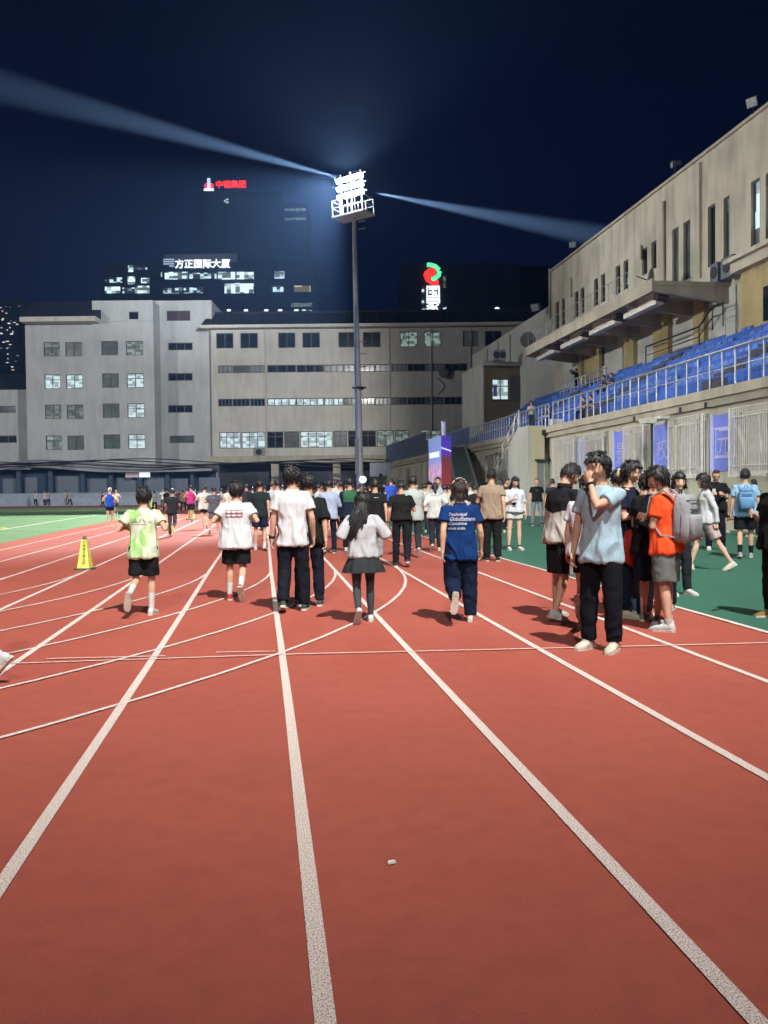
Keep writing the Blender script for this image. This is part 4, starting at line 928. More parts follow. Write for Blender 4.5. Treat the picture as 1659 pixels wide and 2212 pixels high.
# cones
def cone(px, pyb, pyt, label, far=False):
    g = G(px, pyb - 1); s_ = PD(px, pyt, (g.x * FH.x + g.y * FH.y)).z / .72
    t = empty('traffic_cone', (g.x, g.y, 0), R(-8), label=label, cat='traffic cone', group='yellow traffic cones on the track')
    mb = MB(); mb.box(-.185 * s_, .185 * s_, -.185 * s_, .185 * s_, 0, .035 * s_); mb.build('base', mat('cone_base', (.07, .075, .08), .6), t)
    mb = MB(); q = lambda z: (.132 - (.132 - .056) * (z - .035) / .60) * s_
    rings = [.035, .2, .4, .6, .645]
    for i in range(len(rings) - 1):
        a_, b2 = q(rings[i]), q(rings[i + 1]); za_, zb2 = rings[i] * s_, rings[i + 1] * s_
        v = [(-a_, -a_, za_), (a_, -a_, za_), (a_, a_, za_), (-a_, a_, za_), (-b2, -b2, zb2), (b2, -b2, zb2), (b2, b2, zb2), (-b2, b2, zb2)]
        mb.add(v, [(0, 1, 5, 4), (1, 2, 6, 5), (2, 3, 7, 6), (3, 0, 4, 7)])
    mb.add([(-q(.645), -q(.645), .645 * s_), (q(.645), -q(.645), .645 * s_), (q(.645), q(.645), .645 * s_), (-q(.645), q(.645), .645 * s_)], [(0, 1, 2, 3)])
    mb.build('cone_body', mat('cone_yellow', (.58, .62, .13), .5, var=.06), t)
    mb = MB(); mb.tube([(0, 0, .646 * s_), (0, 0, .70 * s_), (0, 0, .725 * s_)], [.042 * s_, .04 * s_, .025 * s_], 12); mb.build('cap', mat('cone_cap', (.10, .09, .09), .6), t)
    if not far:
        for i, ch in enumerate('雅鸣连三清公所'):
            z = (.585 - i * .074) * s_; me = text_mesh(ch, .062 * s_, .001, offset=.001); sl = math.atan((.132 - .056) / .60)
            yy = -q(z / s_) - .004
            for v in me.vertices: c_ = v.co.copy(); v.co = (c_.x + .012, yy - c_.z + c_.y * math.sin(sl), z + c_.y)
            me.materials.clear(); me.materials.append(mat('cone_ink', (.13, .16, .03), .7)); link('lettering', me, t)
cone(184, 1231, 1158, 'nearest yellow traffic cone with dark vertical characters, left of the tie-dye jogger')
cone(413, 1123, 1083, 'yellow traffic cone in front of the runner in magenta', True)
cone(434, 1106, 1077, 'small yellow traffic cone partly behind the man in a white tee and black shorts', True)
cone(330, 1098, 1068, 'small far yellow traffic cone just right of the tie-dye jogger', True)
q = G(6, 1143); mb = MB(); mb.tube([(q.x - .2, q.y, .03), (q.x + .14, q.y, .05)], [.05, .02], 8); mb.box(q.x - .35, q.x + .0, q.y - .1, q.y + .1, .006, .05)
mb.build('field_marker', mat('marker_yellow', (.65, .5, .1), .6), None, label='flat yellow marker on the turf edge at the left border', cat='marker')

# ================================================================== people
VX, VY, VZ = Vector((1, 0, 0)), Vector((0, 1, 0)), Vector((0, 0, 1))
SKIN = mat('skin', (.50, .30, .205), .55, .35, var=.07, scale=9, bump=.12, bscale=120)
SKIN2 = mat('skin_pale', (.58, .37, .27), .55, .35, var=.06, scale=9, bump=.12, bscale=120)
HAIR = mat('black_hair', (.012, .011, .012), .42, .5, var=.4, scale=30, bump=.5, bscale=90, stretch=(1, 1, .25))
HAIRB = mat('brown_hair', (.030, .020, .015), .45, .5, var=.5, scale=30, bump=.5, bscale=90, stretch=(1, 1, .25))
EYE = mat('eye_dark', (.02, .015, .012), .3)
LIP = mat('lip', (.36, .13, .11), .5)
SOLE = mat('pale_sole', (.52, .48, .40), .8, bump=.8, bscale=50)
_cl = {}
def cloth(rgb, name='cloth', rough=.9):
    k = (tuple(rgb), name)
    lin = s2l(*rgb); lum = sum(lin) / 3; kf = 1 - .36 * min(1, lum / .75)
    if k not in _cl: _cl[k] = mat(name + '_%02x%02x%02x' % tuple(rgb), tuple(q * kf for q in lin), rough, .15, var=.10, scale=7, bump=.55, bscale=20, stretch=(1, 1, .45))
    return _cl[k]
def tie_dye():
    m, t, b = nodes('tie_dye'); N = t.nodes.new; L = t.links.new
    tc = N('ShaderNodeTexCoord'); mp = N('ShaderNodeMapping'); mp.inputs['Scale'].default_value = (1, 1, .55); L(tc.outputs['Object'], mp.inputs[0])
    n = N('ShaderNodeTexNoise'); n.inputs['Scale'].default_value = 5.5; n.inputs['Detail'].default_value = 5; n.inputs['Distortion'].default_value = 1.2; L(mp.outputs[0], n.inputs['Vector'])
    cr = N('ShaderNodeValToRGB'); cr.color_ramp.elements[0].position = .38; cr.color_ramp.elements[0].color = (.24, .47, .14, 1); cr.color_ramp.elements[1].position = .60; cr.color_ramp.elements[1].color = (.53, .56, .50, 1)
    e_ = cr.color_ramp.elements.new(.48); e_.color = (.44, .58, .30, 1)
    L(n.outputs['Fac'], cr.inputs[0]); L(cr.outputs[0], b.inputs['Base Color']); b.inputs['Roughness'].default_value = .9
    return m

def remesh(mb, vox, name='tmp', smooth=2):
    me = mb.mesh(name); o = bpy.data.objects.new(name, me); COL.objects.link(o)
    md = o.modifiers.new('r', 'REMESH'); md.mode = 'VOXEL'; md.voxel_size = vox; md.use_smooth_shade = True
    if smooth: sm = o.modifiers.new('s', 'SMOOTH'); sm.factor = .5; sm.iterations = smooth
    dg = bpy.context.evaluated_depsgraph_get(); r = bpy.data.meshes.new_from_object(o.evaluated_get(dg))
    bpy.data.objects.remove(o); bpy.data.meshes.remove(me); return r
def finish(me, name, mats, parent, **t):
    me.name = name; me.materials.clear()
    for m_ in (mats if isinstance(mats, (list, tuple)) else [mats]): me.materials.append(m_)
    return link(name, me, parent, **t)
def folds(me, amp, fx, fz, seed, zr=None, diag=.35):
    nrm = [v.normal.copy() for v in me.vertices]
    for v, n in zip(me.vertices, nrm):
        c = v.co; a = amp
        if zr: a = amp * (zr[0] + (zr[1] - zr[0]) * min(1, max(0, (c.z - zr[2]) / (zr[3] - zr[2]))))
        w_ = noise.noise(Vector((c.x * 4, c.z * 3, seed))) * .6; f = noise.noise(Vector((c.x * fx + seed + w_, c.y * fx, c.z * fz + c.x * diag * fx + w_)))
        f2 = noise.noise(Vector((c.x * fx * 2.1, c.y * fx * 2.1 + seed, c.z * fz * 2.3)))
        f = (1 - abs(f) * 2.6) * .75 + f2 * .5
        v.co = c + n * (a * max(f, -.35))

ARMS = dict(
    down=((.22, .02, -1), (.10, .16, -1)), slight=((.26, -.08, -1), (.06, .38, -1)), swingf=((.14, .28, -1), (.02, .75, -1)), swingb=((.16, -.42, -1), (.05, -.05, -1)),
    jog=((.55, -.42, -.85), (-.15, .9, .05)), jogf=((.34, .15, -.9), (-.45, .8, .45)), jogb=((.42, -.75, -.62), (-.1, .62, -.55)),
    phone=((.18, .12, -1), (-.42, .85, .35)), face=((.16, .48, -.78), (-.42, .42, .95)), up=((.2, .75, .25), (-.35, .6, .75)),
    fold=((.16, .18, -1), (-.95, .45, .10)), hip=((.5, -.25, -.8), (-.6, .45, -.5)))
LEGS = dict(   # (flex, knee, abduct) left, right in degrees
    stand=((3, 3, 4), (0, 2, 4)), close=((2, 2, 1), (-2, 4, 1)), wide=((2, 2, 9), (2, 2, 8)),
    walkL=((20, 8, 1), (-14, 22, 1)), walkR=((-14, 22, 1), (20, 8, 1)),
    runL=((-2, 78, 0), (9, 16, 1)), runR=((9, 16, 1), (-2, 78, 0)),
    jogL=((0, 42, 1), (8, 10, 2)), jogR=((8, 10, 2), (0, 42, 1)),
    sideL=((24, 6, 2), (-26, 12, 2)), squat=((95, 128, 12), (88, 124, 12)), sit=((88, 88, 5), (88, 84, 5)))

def person(label, x, yf, yh, face=0, w=1.0, top=None, bot=None, shoes=(225, 225, 220), hair='short', arms=('down', 'down'), legs='stand', lean=2,
           head=(0, 0), q=1, group=None, z0=0.0, skin=None, socks=None, wo=None, hc=None, pos=None, cuffs=True, sole=None, fat=1.0, H=None):
    """x, yf: picture position of the feet, yh: row of the crown. q 2 near / 1 middle / 0 far"""
    g = Vector(pos) if pos is not None else G(x, yf, z0)
    Dist = g.x * FH.x + g.y * FH.y
    rnd = random.Random(hash((round(x), round(yf))) & 0xffff); seed = rnd.random() * 50
    vox = {2: .0085, 1: .014, 0: .026}[q]; vc = {2: .0105, 1: .016, 0: .028}[q]
    th = R(face)
    la, ra = ARMS[arms[0]] if isinstance(arms[0], str) else arms[0], ARMS[arms[1]] if isinstance(arms[1], str) else arms[1]
    L_ = LEGS[legs] if isinstance(legs, str) else legs
    def fk(s):
        J = {}
        hip = Vector((0, 0, .93 * s)); feet = []
        for si, (fl, kn, ab) in zip((-1, 1), L_):
            h = hip + Vector((si * .088 * s * w, 0, -.02 * s)); fl_, ab_ = R(fl), R(ab)
            td = Vector((si * math.sin(ab_), math.sin(fl_), -math.cos(fl_))).normalized(); k = h + td * .43 * s
            be = fl_ - R(kn); sd = Vector((si * math.sin(ab_) * .5, math.sin(be), -math.cos(be))).normalized(); a = k + sd * .41 * s
            flat = abs(be) < R(20) and kn < 35
            fa = 0 if (flat or legs in ('squat', 'sit')) else be + (R(-8) if kn > 35 else R(6))
            fd = Vector((si * .12, math.cos(fa), math.sin(fa))).normalized(); fn_ = Vector((0, -math.sin(fa), math.cos(fa)))
            feet.append((h, k, a, fd, fn_))
        mz = min(min((a - fn_ * .075 * s).z, (a + fd * .17 * s - fn_ * .07 * s).z) for (h, k, a, fd, fn_) in feet)
        off = Vector((0, 0, -mz))
        feet = [(h + off, k + off, a + off, fd, fn_) for (h, k, a, fd, fn_) in feet]; hip = hip + off
        ln = R(lean); sp = Vector((0, math.sin(ln), math.cos(ln))); fw = Vector((0, math.cos(ln), -math.sin(ln)))
        nb = hip + sp * .525 * s
        hy, hp = R(head[0]), R(head[1])                    # yaw right, pitch down
        hf = Vector((math.sin(hy) * math.cos(hp), math.cos(hy) * math.cos(hp), -math.sin(hp))); hr = Vector((math.cos(hy), -math.sin(hy), 0)); hu = hr.cross(hf)
        hc_ = nb + sp * .05 * s + hu * .110 * s + hf * .025 * s
        return feet, hip, sp, fw, nb, hf, hr, hu, hc_
    base = fk(1.0); ztop = base[8].z + base[7].z * .1205 + .012
    if H is None:
        zt = PD(x, yh, Dist).z - z0; s = zt / ztop
    else: s = H / ztop
    feet, hip, sp, fw, nb, hf, hr, hu, hcn = fk(s)
    sk = skin or SKIN
    root_me = None
    body = MB()
    tw = w * fat
    # torso core
    body.loft([(hip + sp * t * s, VX, fw, rx * s * tw * .93, ry * s * fat * .93, 2.3) for t, rx, ry in ((-.09, .10, .07), (-.04, .155, .105), (.02, .162, .112), (.12, .140, .10), (.24, .148, .105), (.36, .170, .112), (.44, .160, .095), (.49, .110, .075), (.525, .062, .06))])
    body.loft([(nb + sp * -.035 * s, VX, fw, .085 * s, .066 * s, 2), (nb + sp * -.005 * s, VX, fw, .064 * s, .062 * s, 2), (nb + sp * .03 * s, VX, fw, .057 * s, .058 * s, 2), (hcn - hu * .07 * s - hf * .02 * s, hr, hf, .052 * s, .058 * s, 2), (hcn - hu * .02 * s - hf * .02 * s, hr, hf, .05 * s, .055 * s, 2)])
    def hfn(d):
        f = 1.0
        if d.z < -.1: f *= 1 - .20 * min(1, (-d.z - .1)) * (1.0 if d.y > -.2 else .5)
        if d.y > .5 and d.z < -.5: f *= 1.12
        if d.y < -.2: f *= 1.03
        return f
    body.ell(hcn, hr, hf, hu, .079 * s, .099 * s, .1195 * s, nu=20, nv=14, fn=hfn)
    if q >= 1:
        nz = hcn - hu * .012 * s
        body.tube([nz + hf * .092 * s + hu * .02 * s, nz + hf * .103 * s - hu * .012 * s, nz + hf * .106 * s - hu * .028 * s, nz + hf * .088 * s - hu * .036 * s], [.009 * s, .012 * s, .016 * s, .012 * s], 8)
        for si in (-1, 1):
            body.ell(hcn + hr * (si * .082 * s) - hf * .012 * s - hu * .012 * s, hr, hf, hu, .011 * s, .020 * s, .031 * s, nu=10, nv=6)
            body.ell(hcn + hr * (si * .040 * s) + hf * .060 * s - hu * .028 * s, hr, hf, hu, .028 * s, .026 * s, .028 * s, nu=10, nv=6)
        body.tube([hcn + hf * .086 * s + hu * .026 * s - hr * .045 * s, hcn + hf * .094 * s + hu * .030 * s, hcn + hf * .086 * s + hu * .026 * s + hr * .045 * s], .0085 * s, 6)
        body.ell(hcn + hf * .088 * s - hu * .060 * s, hr, hf, hu, .026 * s, .012 * s, .010 * s, nu=10, nv=6)
        body.ell(hcn + hf * .082 * s - hu * .100 * s, hr, hf, hu, .026 * s, .020 * s, .018 * s, nu=10, nv=6)
    # arms with hands
    arm = []
    for si, (u_, f_) in zip((-1, 1), (la, ra)):
        m_ = lambda v: Vector((v[0] * si, v[1], v[2])).normalized()
        ud, fd = m_(u_), m_(f_)
        ud = (ud.x * VX + ud.y * fw + ud.z * sp).normalized()
        sh = hip + sp * .445 * s + VX * (si * .166 * s * w); el = sh + ud * .275 * s; wr = el + fd * .245 * s
        if (arms[0] if si < 0 else arms[1]) == 'face':
            tg_ = hcn + hf * .105 * s - hu * .062 * s - VX * si * .01 * s; la_, lb_ = .275 * s, .315 * s; v_ = tg_ - sh; dd = min(v_.length, (la_ + lb_) * .98); vn = v_.normalized()
            ca = (la_ * la_ + dd * dd - lb_ * lb_) / (2 * la_ * dd); pole = (Vector((si * .55, .35, -1)) - vn * vn.dot(Vector((si * .55, .35, -1)))).normalized()
            el = sh + vn * (la_ * ca) + pole * (la_ * math.sqrt(max(0, 1 - ca * ca))); fd = (tg_ - el).normalized(); wr = el + fd * .245 * s; ud = (el - sh).normalized()
        arm.append((sh, el, wr, ud, fd, si))
        body.tube([sh - VX * si * .05 * s, sh, sh.lerp(el, .35), sh.lerp(el, .8), el, el.lerp(wr, .25), el.lerp(wr, .7), wr, wr + fd * .02 * s],
                  [.045 * s, .050 * s * fat, .046 * s * fat, .038 * s * fat, .037 * s, .040 * s * fat, .030 * s, .025 * s, .027 * s], 12)
        hd_ = (fd + Vector((0, 0, -.15))).normalized(); pn = Vector((-si, 0, 0)) if abs(hd_.x) < .6 else Vector((0, -1, 0))
        if isinstance((arms[0] if si < 0 else arms[1]), str) and (arms[0] if si < 0 else arms[1]) == 'face':
            hd_ = (fd + VX * (-si) * .35).normalized(); pn = -hf
        pn = (pn - hd_ * pn.dot(hd_)).normalized(); sd_ = hd_.cross(pn)
        if q == 2:
            body.loft([(wr + hd_ * (.0 * s), sd_, pn, .026 * s, .019 * s, 2.2), (wr + hd_ * (.035 * s), sd_, pn, .036 * s, .016 * s, 2.4), (wr + hd_ * (.085 * s), sd_, pn, .040 * s, .014 * s, 2.4), (wr + hd_ * (.099 * s), sd_, pn, .035 * s, .010 * s, 2.4)])
            cu = rnd.uniform(.25, .5)
            for k, (o_, ln_) in enumerate(((-.031, .068), (-.0105, .078), (.0105, .074), (.031, .058))):
                p = wr + hd_ * (.088 * s) + sd_ * (o_ * s); pts = [p]; a_ = 0
                for j in range(3):
                    a_ += cu * (1 + .12 * k); d_ = hd_ * math.cos(a_) + pn * math.sin(a_) + sd_ * (o_ * 2.5); p = p + d_.normalized() * (ln_ * s / 3); pts.append(p)
                body.tube(pts, [.0098 * s, .0095 * s, .0088 * s, .0072 * s], 8)
            tsd = sd_ if (sd_.dot(fw) > 0) else -sd_
            p = wr + hd_ * .025 * s + tsd * .025 * s; body.tube([p, p + (tsd * .75 + hd_ * .7 + pn * .3).normalized() * .035 * s, p + (tsd * .55 + hd_ * .95 + pn * .5).normalized() * .068 * s], [.013 * s, .0115 * s, .009 * s], 8)
        else:
            body.loft([(wr, sd_, pn, .024 * s, .018 * s, 2), (wr + hd_ * .05 * s, sd_, pn, .038 * s, .018 * s, 2.4), (wr + hd_ * .10 * s + pn * .008 * s, sd_, pn, .036 * s, .016 * s, 2.4), (wr + hd_ * .145 * s + pn * .03 * s, sd_, pn, .026 * s, .012 * s, 2.2), (wr + hd_ * .155 * s + pn * .045 * s, sd_, pn, .012 * s, .008 * s, 2)])
            if q: body.tube([wr + hd_ * .03 * s + fw * .02 * s, wr + hd_ * .08 * s + fw * .045 * s + pn * .01 * s], [.012 * s, .009 * s], 6)
    for (h, k, a, fd, fn_) in feet:
        body.tube([h + VZ * .03 * s, h, h.lerp(k, .45), h.lerp(k, .9), k, k.lerp(a, .28), k.lerp(a, .65), a, a - fn_ * .03 * s],
                  [.080 * s * tw, .082 * s * fat, .070 * s * fat, .052 * s * fat, .050 * s * fat, .054 * s * fat, .040 * s * fat, .031 * s, .032 * s], 14)
        body.tube([a - fn_ * .035 * s - fd * .03 * s, a - fn_ * .045 * s + fd * .06 * s, a - fn_ * .055 * s + fd * .14 * s], [.032 * s, .033 * s, .022 * s], 8)
    me = remesh(body, vox * s, smooth=2 if q else 1)
    P_ = finish(me, 'person', sk, None, label=label, cat='person', group=group)
    P_.location = (g.x, g.y, z0 if pos is None else g.z); P_.rotation_euler[2] = -th - YAW * .6

    # ---------------- hair
    if hair:
        hm_ = hc or HAIR; hb = MB(); st = hair
        thick = {'short': .13, 'buzz': .06, 'medium': .20, 'bun': .12, 'pony': .13, 'long': .17, 'bob': .20, 'cap': .06}.get(st, .14)
        low = {'short': -.38, 'buzz': -.25, 'medium': -.55, 'bun': -.45, 'pony': -.45, 'long': -.75, 'bob': -.95, 'cap': -.2}.get(st, -.4)
        hl = {'short': .50, 'buzz': .62, 'medium': .40, 'bun': .55, 'pony': .50, 'long': .42, 'bob': .30, 'cap': .5}.get(st, .5)
        def inhair(d):
            a_ = d.z - (low + (hl - low) * max(0, min(1, (d.y + .25) / .65)))
            return a_
        def hfn2(d):
            a_ = max(0, min(1, inhair(d) * 6 + .5)); nn = noise.noise(d * 3.3 + Vector((seed, 0, 0))) * .05 + noise.noise(d * 9 + Vector((seed, 2, 0))) * .03
            return .90 + (thick + .10 + nn) * a_
        nu_, nv_ = (40, 26) if q == 2 else ((26, 16) if q else (14, 9))
        hb.ell(hcn + hu * .004 * s, hr, hf, hu, .079 * s, .099 * s, .1195 * s, nu=nu_, nv=nv_, fn=hfn2)
        nt2 = {2: 420, 1: 110, 0: 0}[q]
        if st in ('buzz', 'cap'): nt2 = 0
        for _ in range(nt2):
            d = Vector((rnd.gauss(0, 1), rnd.gauss(0, 1), rnd.gauss(0, 1))).normalized()
            if inhair(d) < .03: continue
            rr = hfn2(d) * .97
            p = hcn + hr * d.x * .079 * s * rr + hf * d.y * .099 * s * rr + hu * d.z * .1195 * s * rr
            dn = (hr * d.x * 1.0 + hf * d.y * 1.0 + hu * d.z); t_ = (-hu + hr * rnd.uniform(-.5, .5) + hf * (rnd.uniform(-.4, .4) + (.7 if d.y > .2 and d.z > .3 else 0))); t_ = (t_ - dn * t_.dot(dn)).normalized()
            if d.z > .8: t_ = (hr * rnd.uniform(-1, 1) + hf * rnd.uniform(-1, 1)).normalized()
            ln_ = rnd.uniform(.03, .055) * s * (1.25 if st in ('medium', 'bob', 'long') else .8)
            hb.tube([p, p + t_ * ln_ * .5 + dn * .007 * s, p + t_ * ln_ + dn * rnd.uniform(-.002, .008) * s], [.008 * s, .006 * s, .0008 * s], 4, cap=False)
        if st in ('pony', 'bun'):
            b0 = hcn - hf * .105 * s + hu * (.0 if st == 'pony' else -.03) * s
            if st == 'bun':
                hb.ell(b0 - hu * .045 * s, hr, hf, hu, .045 * s, .04 * s, .05 * s, fn=lambda d: 1 + .12 * noise.noise(d * 4))
            for _ in range(40 if q == 2 else (12 if q else 4)):
                o_ = Vector((rnd.uniform(-1, 1), rnd.uniform(-1, 1), 0)) * .016 * s; e_ = (.15 if st == 'pony' else .10) * s
                hb.tube([b0 + o_, b0 + o_ - hf * .025 * s - hu * e_ * .4, b0 + o_ * 1.6 - hf * .02 * s - hu * e_ * .9, b0 + o_ * .8 - hf * .01 * s - hu * e_ * rnd.uniform(1.1, 1.5)], [.012 * s, .014 * s, .010 * s, .001 * s], 5, cap=False)
        if st == 'long':
            sw = wo.get('sway', 0) if wo else 0; Ln = (wo or {}).get('hl', .42) * s
            for _ in range(340 if q == 2 else (70 if q else 24)):
                an = rnd.uniform(-1.75, 1.75); d0 = Vector((math.sin(an), -math.cos(an) * .95, rnd.uniform(-.3, .45)))
                p = hcn + hr * d0.x * .083 * s + hf * d0.y * .100 * s + hu * d0.z * .10 * s; ll = Ln * rnd.uniform(.72, 1.05)
                sx = sw * s * rnd.uniform(.75, 1.15) + math.sin(an) * .02 * s + rnd.gauss(0, .026) * s
                pts = [p, p + Vector((sx * .12, 0, 0)) - sp * ll * .3 - fw * .020 * s, p + Vector((sx * .5, 0, 0)) - sp * ll * .62 - fw * (.05 + rnd.uniform(0, .03)) * s, p + Vector((sx, 0, 0)) - sp * ll - fw * .04 * s]
                hb.tube(pts, [.017 * s, .021 * s, .017 * s, .0012 * s], 5, cap=False)
        if st == 'bob':
            for _ in range(150 if q == 2 else 50):
                an = rnd.uniform(-2.2, 2.2); d0 = Vector((math.sin(an), -math.cos(an), rnd.uniform(-.5, .1)))
                p = hcn + hr * d0.x * .085 * s + hf * d0.y * .10 * s + hu * d0.z * .1 * s; fl = rnd.uniform(0, .05) * s
                hb.tube([p, p - hu * .05 * s + (hr * d0.x + hf * d0.y) * .012 * s, p - hu * .09 * s * rnd.uniform(.8, 1.2) + (hr * d0.x + hf * d0.y) * fl], [.012 * s, .010 * s, .001 * s], 4, cap=False)
        if st != 'cap':
            hb.build('hair', hm_, P_)
        else:
            hb.build('hair', hm_, P_)
            cb = MB(); cb.ell(hcn + hu * .022 * s, hr, hf, hu, .090 * s, .108 * s, .112 * s, nu=20, nv=12, fn=lambda d: 1 if d.z > -.02 else .82)
            cb.loft([(hcn + hu * .03 * s + hf * .085 * s, hr, hu, .072 * s, .008 * s, 2), (hcn + hu * .028 * s + hf * .14 * s, hr, hu, .06 * s, .005 * s, 2), (hcn + hu * .02 * s + hf * .16 * s, hr, hu, .03 * s, .003 * s, 2)])
            cb.build('cap', cloth((wo or {}).get('cap', (235, 235, 230)), 'cap'), P_)
    fc = math.cos(th + R(head[0]))
    if q >= 1 and fc < .35 and hair is not None:          # face towards the camera
        for si in (-1, 1):
            e = MB(); c_ = hcn + hr * si * .033 * s + hf * .087 * s + hu * .010 * s
            e.ell(c_, hr, hf, hu, .0150 * s, .007 * s, .0055 * s, nu=10, nv=6); e.build('eye', EYE, P_)
            e = MB(); e.tube([c_ + hr * -.019 * s * 1 + hu * .020 * s + hf * .004 * s, c_ + hu * .0245 * s + hf * .008 * s, c_ + hr * .019 * s + hu * .020 * s + hf * .003 * s], [.002 * s, .0042 * s, .002 * s], 5)
            e.build('eyebrow', HAIR, P_)
        e = MB(); e.ell(hcn + hf * .094 * s - hu * .060 * s, hr, hf, hu, .023 * s, .009 * s, .0075 * s, nu=10, nv=6); e.build('lips', LIP, P_)
        if (wo or {}).get('glasses'):
            e = MB()
            for si in (-1, 1):
                c_ = hcn + hr * si * .036 * s + hf * .104 * s + hu * .006 * s
                ring = [c_ + hr * .027 * s * math.cos(a_ * math.pi / 6) + hu * .022 * s * math.sin(a_ * math.pi / 6) for a_ in range(13)]; e.tube(ring, .0022 * s, 5)
                e.tube([c_ + hr * si * .027 * s, c_ + hr * si * .045 * s - hf * .11 * s], .0018 * s, 4)
            e.tube([hcn - hr * .01 * s + hf * .108 * s + hu * .008 * s, hcn + hr * .01 * s + hf * .108 * s + hu * .008 * s], .002 * s, 4)
            e.build('glasses', M_steel, P_)
    # ---------------- top
    info = dict(P=P_, s=s, hip=hip, sp=sp, fw=fw, hcn=hcn, hr=hr, hf=hf, hu=hu, nb=nb, arm=arm, feet=feet, g=g, loc=Vector(P_.location), rot=P_.rotation_euler[2], q=q)
    if top:
        kind = top.get('kind', 'tee'); hem = top.get('hem', -.10); fit = top.get('fit', 1.0); tb = MB()
        R_ = [(hem, .184, .140), (hem + .015, .191, .146), (hem + .07, .186, .142), (.08, .170, .130), (.17, .160, .122), (.28, .170, .126), (.36, .182, .128), (.42, .172, .114), (.465, .132, .092), (.498, .084, .076), (.522, .068, .068)]
        if kind == 'tank': R_[7] = (.43, .14, .105); R_[8] = (.475, .11, .085)
        fx_ = lambda t: 1 + (fit - 1) * (1 if t < .4 else .3)
        tb.loft([(hip + sp * t * s + (VZ * 0), VX, fw, rx * s * w * fat * fx_(t), ry * s * fat * fx_(t), 2.4) for t, rx, ry in R_])
        sl = {'tee': .62, 'long': 2.0, 'tank': 0, 'half': .95, 'hoodie': 2.0, 'jacket': 2.0}[kind]; sw_ = top.get('sleeve', 1.0 if kind in ('tee', 'half') else .9)
        if (wo or {}).get('rolled'): sl = 1.35
        for (sh, el, wr, ud, fd, si) in arm:
            if sl <= 0: continue
            if sl < 1.2:
                e_ = sh.lerp(el, sl)
                tb.tube([sh - VX * si * .06 * s, sh + VZ * .002 * s, sh.lerp(e_, .5), e_], [.060 * s, .064 * s * fat, .067 * s * sw_ * fat, .071 * s * sw_ * fat], 14)
            else:
                e_ = el.lerp(wr, sl - 1.0 - .02)
                pts = [sh - VX * si * .06 * s, sh, sh.lerp(el, .5), el, el.lerp(e_, .5), el.lerp(e_, .93), e_]; tb.tube(pts, [.066 * s, .070 * s, .062 * s * sw_ * fat, .058 * s * sw_, .054 * s * sw_, .050 * s * sw_, .036 * s], 14)
        if kind == 'hoodie' or top.get('hood'):
            tb.loft([(nb - fw * .035 * s - sp * .10 * s, VX, fw, .05 * s, .03 * s, 2), (nb - fw * .055 * s - sp * .05 * s, VX, fw, .115 * s, .06 * s, 2), (nb - fw * .045 * s + sp * .00 * s, VX, fw, .12 * s, .07 * s, 2), (nb - fw * .03 * s + sp * .03 * s, VX, fw, .085 * s, .055 * s, 2)])
        me = remesh(tb, vc * s, smooth=2 if q else 1)
        if q: folds(me, top.get('amp', .017) * s, 9 / s, 3.2 / s, seed, (1.5, .45, hip.z - .05 * s, nb.z - .08 * s))
        c1 = top.get('mat') or cloth(top['c'], 'top')
        nm = {'tee': 'shirt', 'long': 'long_sleeve_shirt', 'tank': 'singlet', 'half': 'shirt', 'hoodie': 'hoodie', 'jacket': 'jacket'}[kind]
        T = finish(me, nm, c1, P_)
        if top.get('c2') is not None:
            me.materials.append(cloth(top['c2'], 'top')); t0 = top.get('split', .25); sol = top.get('where')
            for p in me.polygons:
                c_ = p.center; tt = (c_ - hip).dot(sp) / s; xx = c_.x / s
                if (sol(xx, tt, c_.y / s) if sol else tt > t0): p.material_index = 1
        info['T'] = T
    # ---------------- legs
    if bot:
        kind = bot['kind']; bb = MB(); fit = bot.get('fit', 1.0); c1 = cloth(bot['c'], 'trousers')
        if kind == 'skirt':
            n_ = 44; rings = []
            for (t, r_) in ((.06, .165), (-.02, .19), (-.10, .235), (-.19, .28), (-.27, .30)):
                row = []
                for k in range(n_):
                    a_ = 2 * math.pi * k / n_; f = 1 + .09 * math.sin(a_ * 11) * max(0, (-t + .02) * 3.4) + .05 * math.sin(a_ * 3 + 1)
                    row.append(hip + sp * t * s + VX * math.cos(a_) * r_ * s * f * .92 + fw * math.sin(a_) * r_ * s * f * .72)
                rings.append(row)
            vs = [p for r_ in rings for p in r_]; inner = [hip.lerp(p, .93) - sp * .001 for p in rings[-1]]
            fs = [(i * n_ + k, i * n_ + (k + 1) % n_, (i + 1) * n_ + (k + 1) % n_, (i + 1) * n_ + k) for i in range(len(rings) - 1) for k in range(n_)]
            bb.add(vs, fs, 0, True); bb.add(rings[-1] + inner, [(k, (k + 1) % n_, n_ + (k + 1) % n_, n_ + k) for k in range(n_)])
            bb.build('skirt', c1, P_)
            tg = MB()
            for (h, k, a, fd, fn_) in feet: tg.tube([h, h.lerp(k, .5), k, k.lerp(a, .3), a - fn_ * .01 * s], [.085 * s, .076 * s, .055 * s, .058 * s, .036 * s], 12)
            me = remesh(tg, vc * s); finish(me, 'tights', cloth((62, 64, 68), 'tights'), P_)
        else:
            bb.loft([(hip + sp * t * s, VX, fw, rx * s * w * fat, ry * s * fat, 2.3) for t, rx, ry in ((-.10, .125, .10), (-.04, .160, .114), (.02, .156, .114), (.08, .148, .104))])
            ends = {'pants': 1.93, 'shorts': bot.get('len', .78), 'jeans': 1.95}[kind]
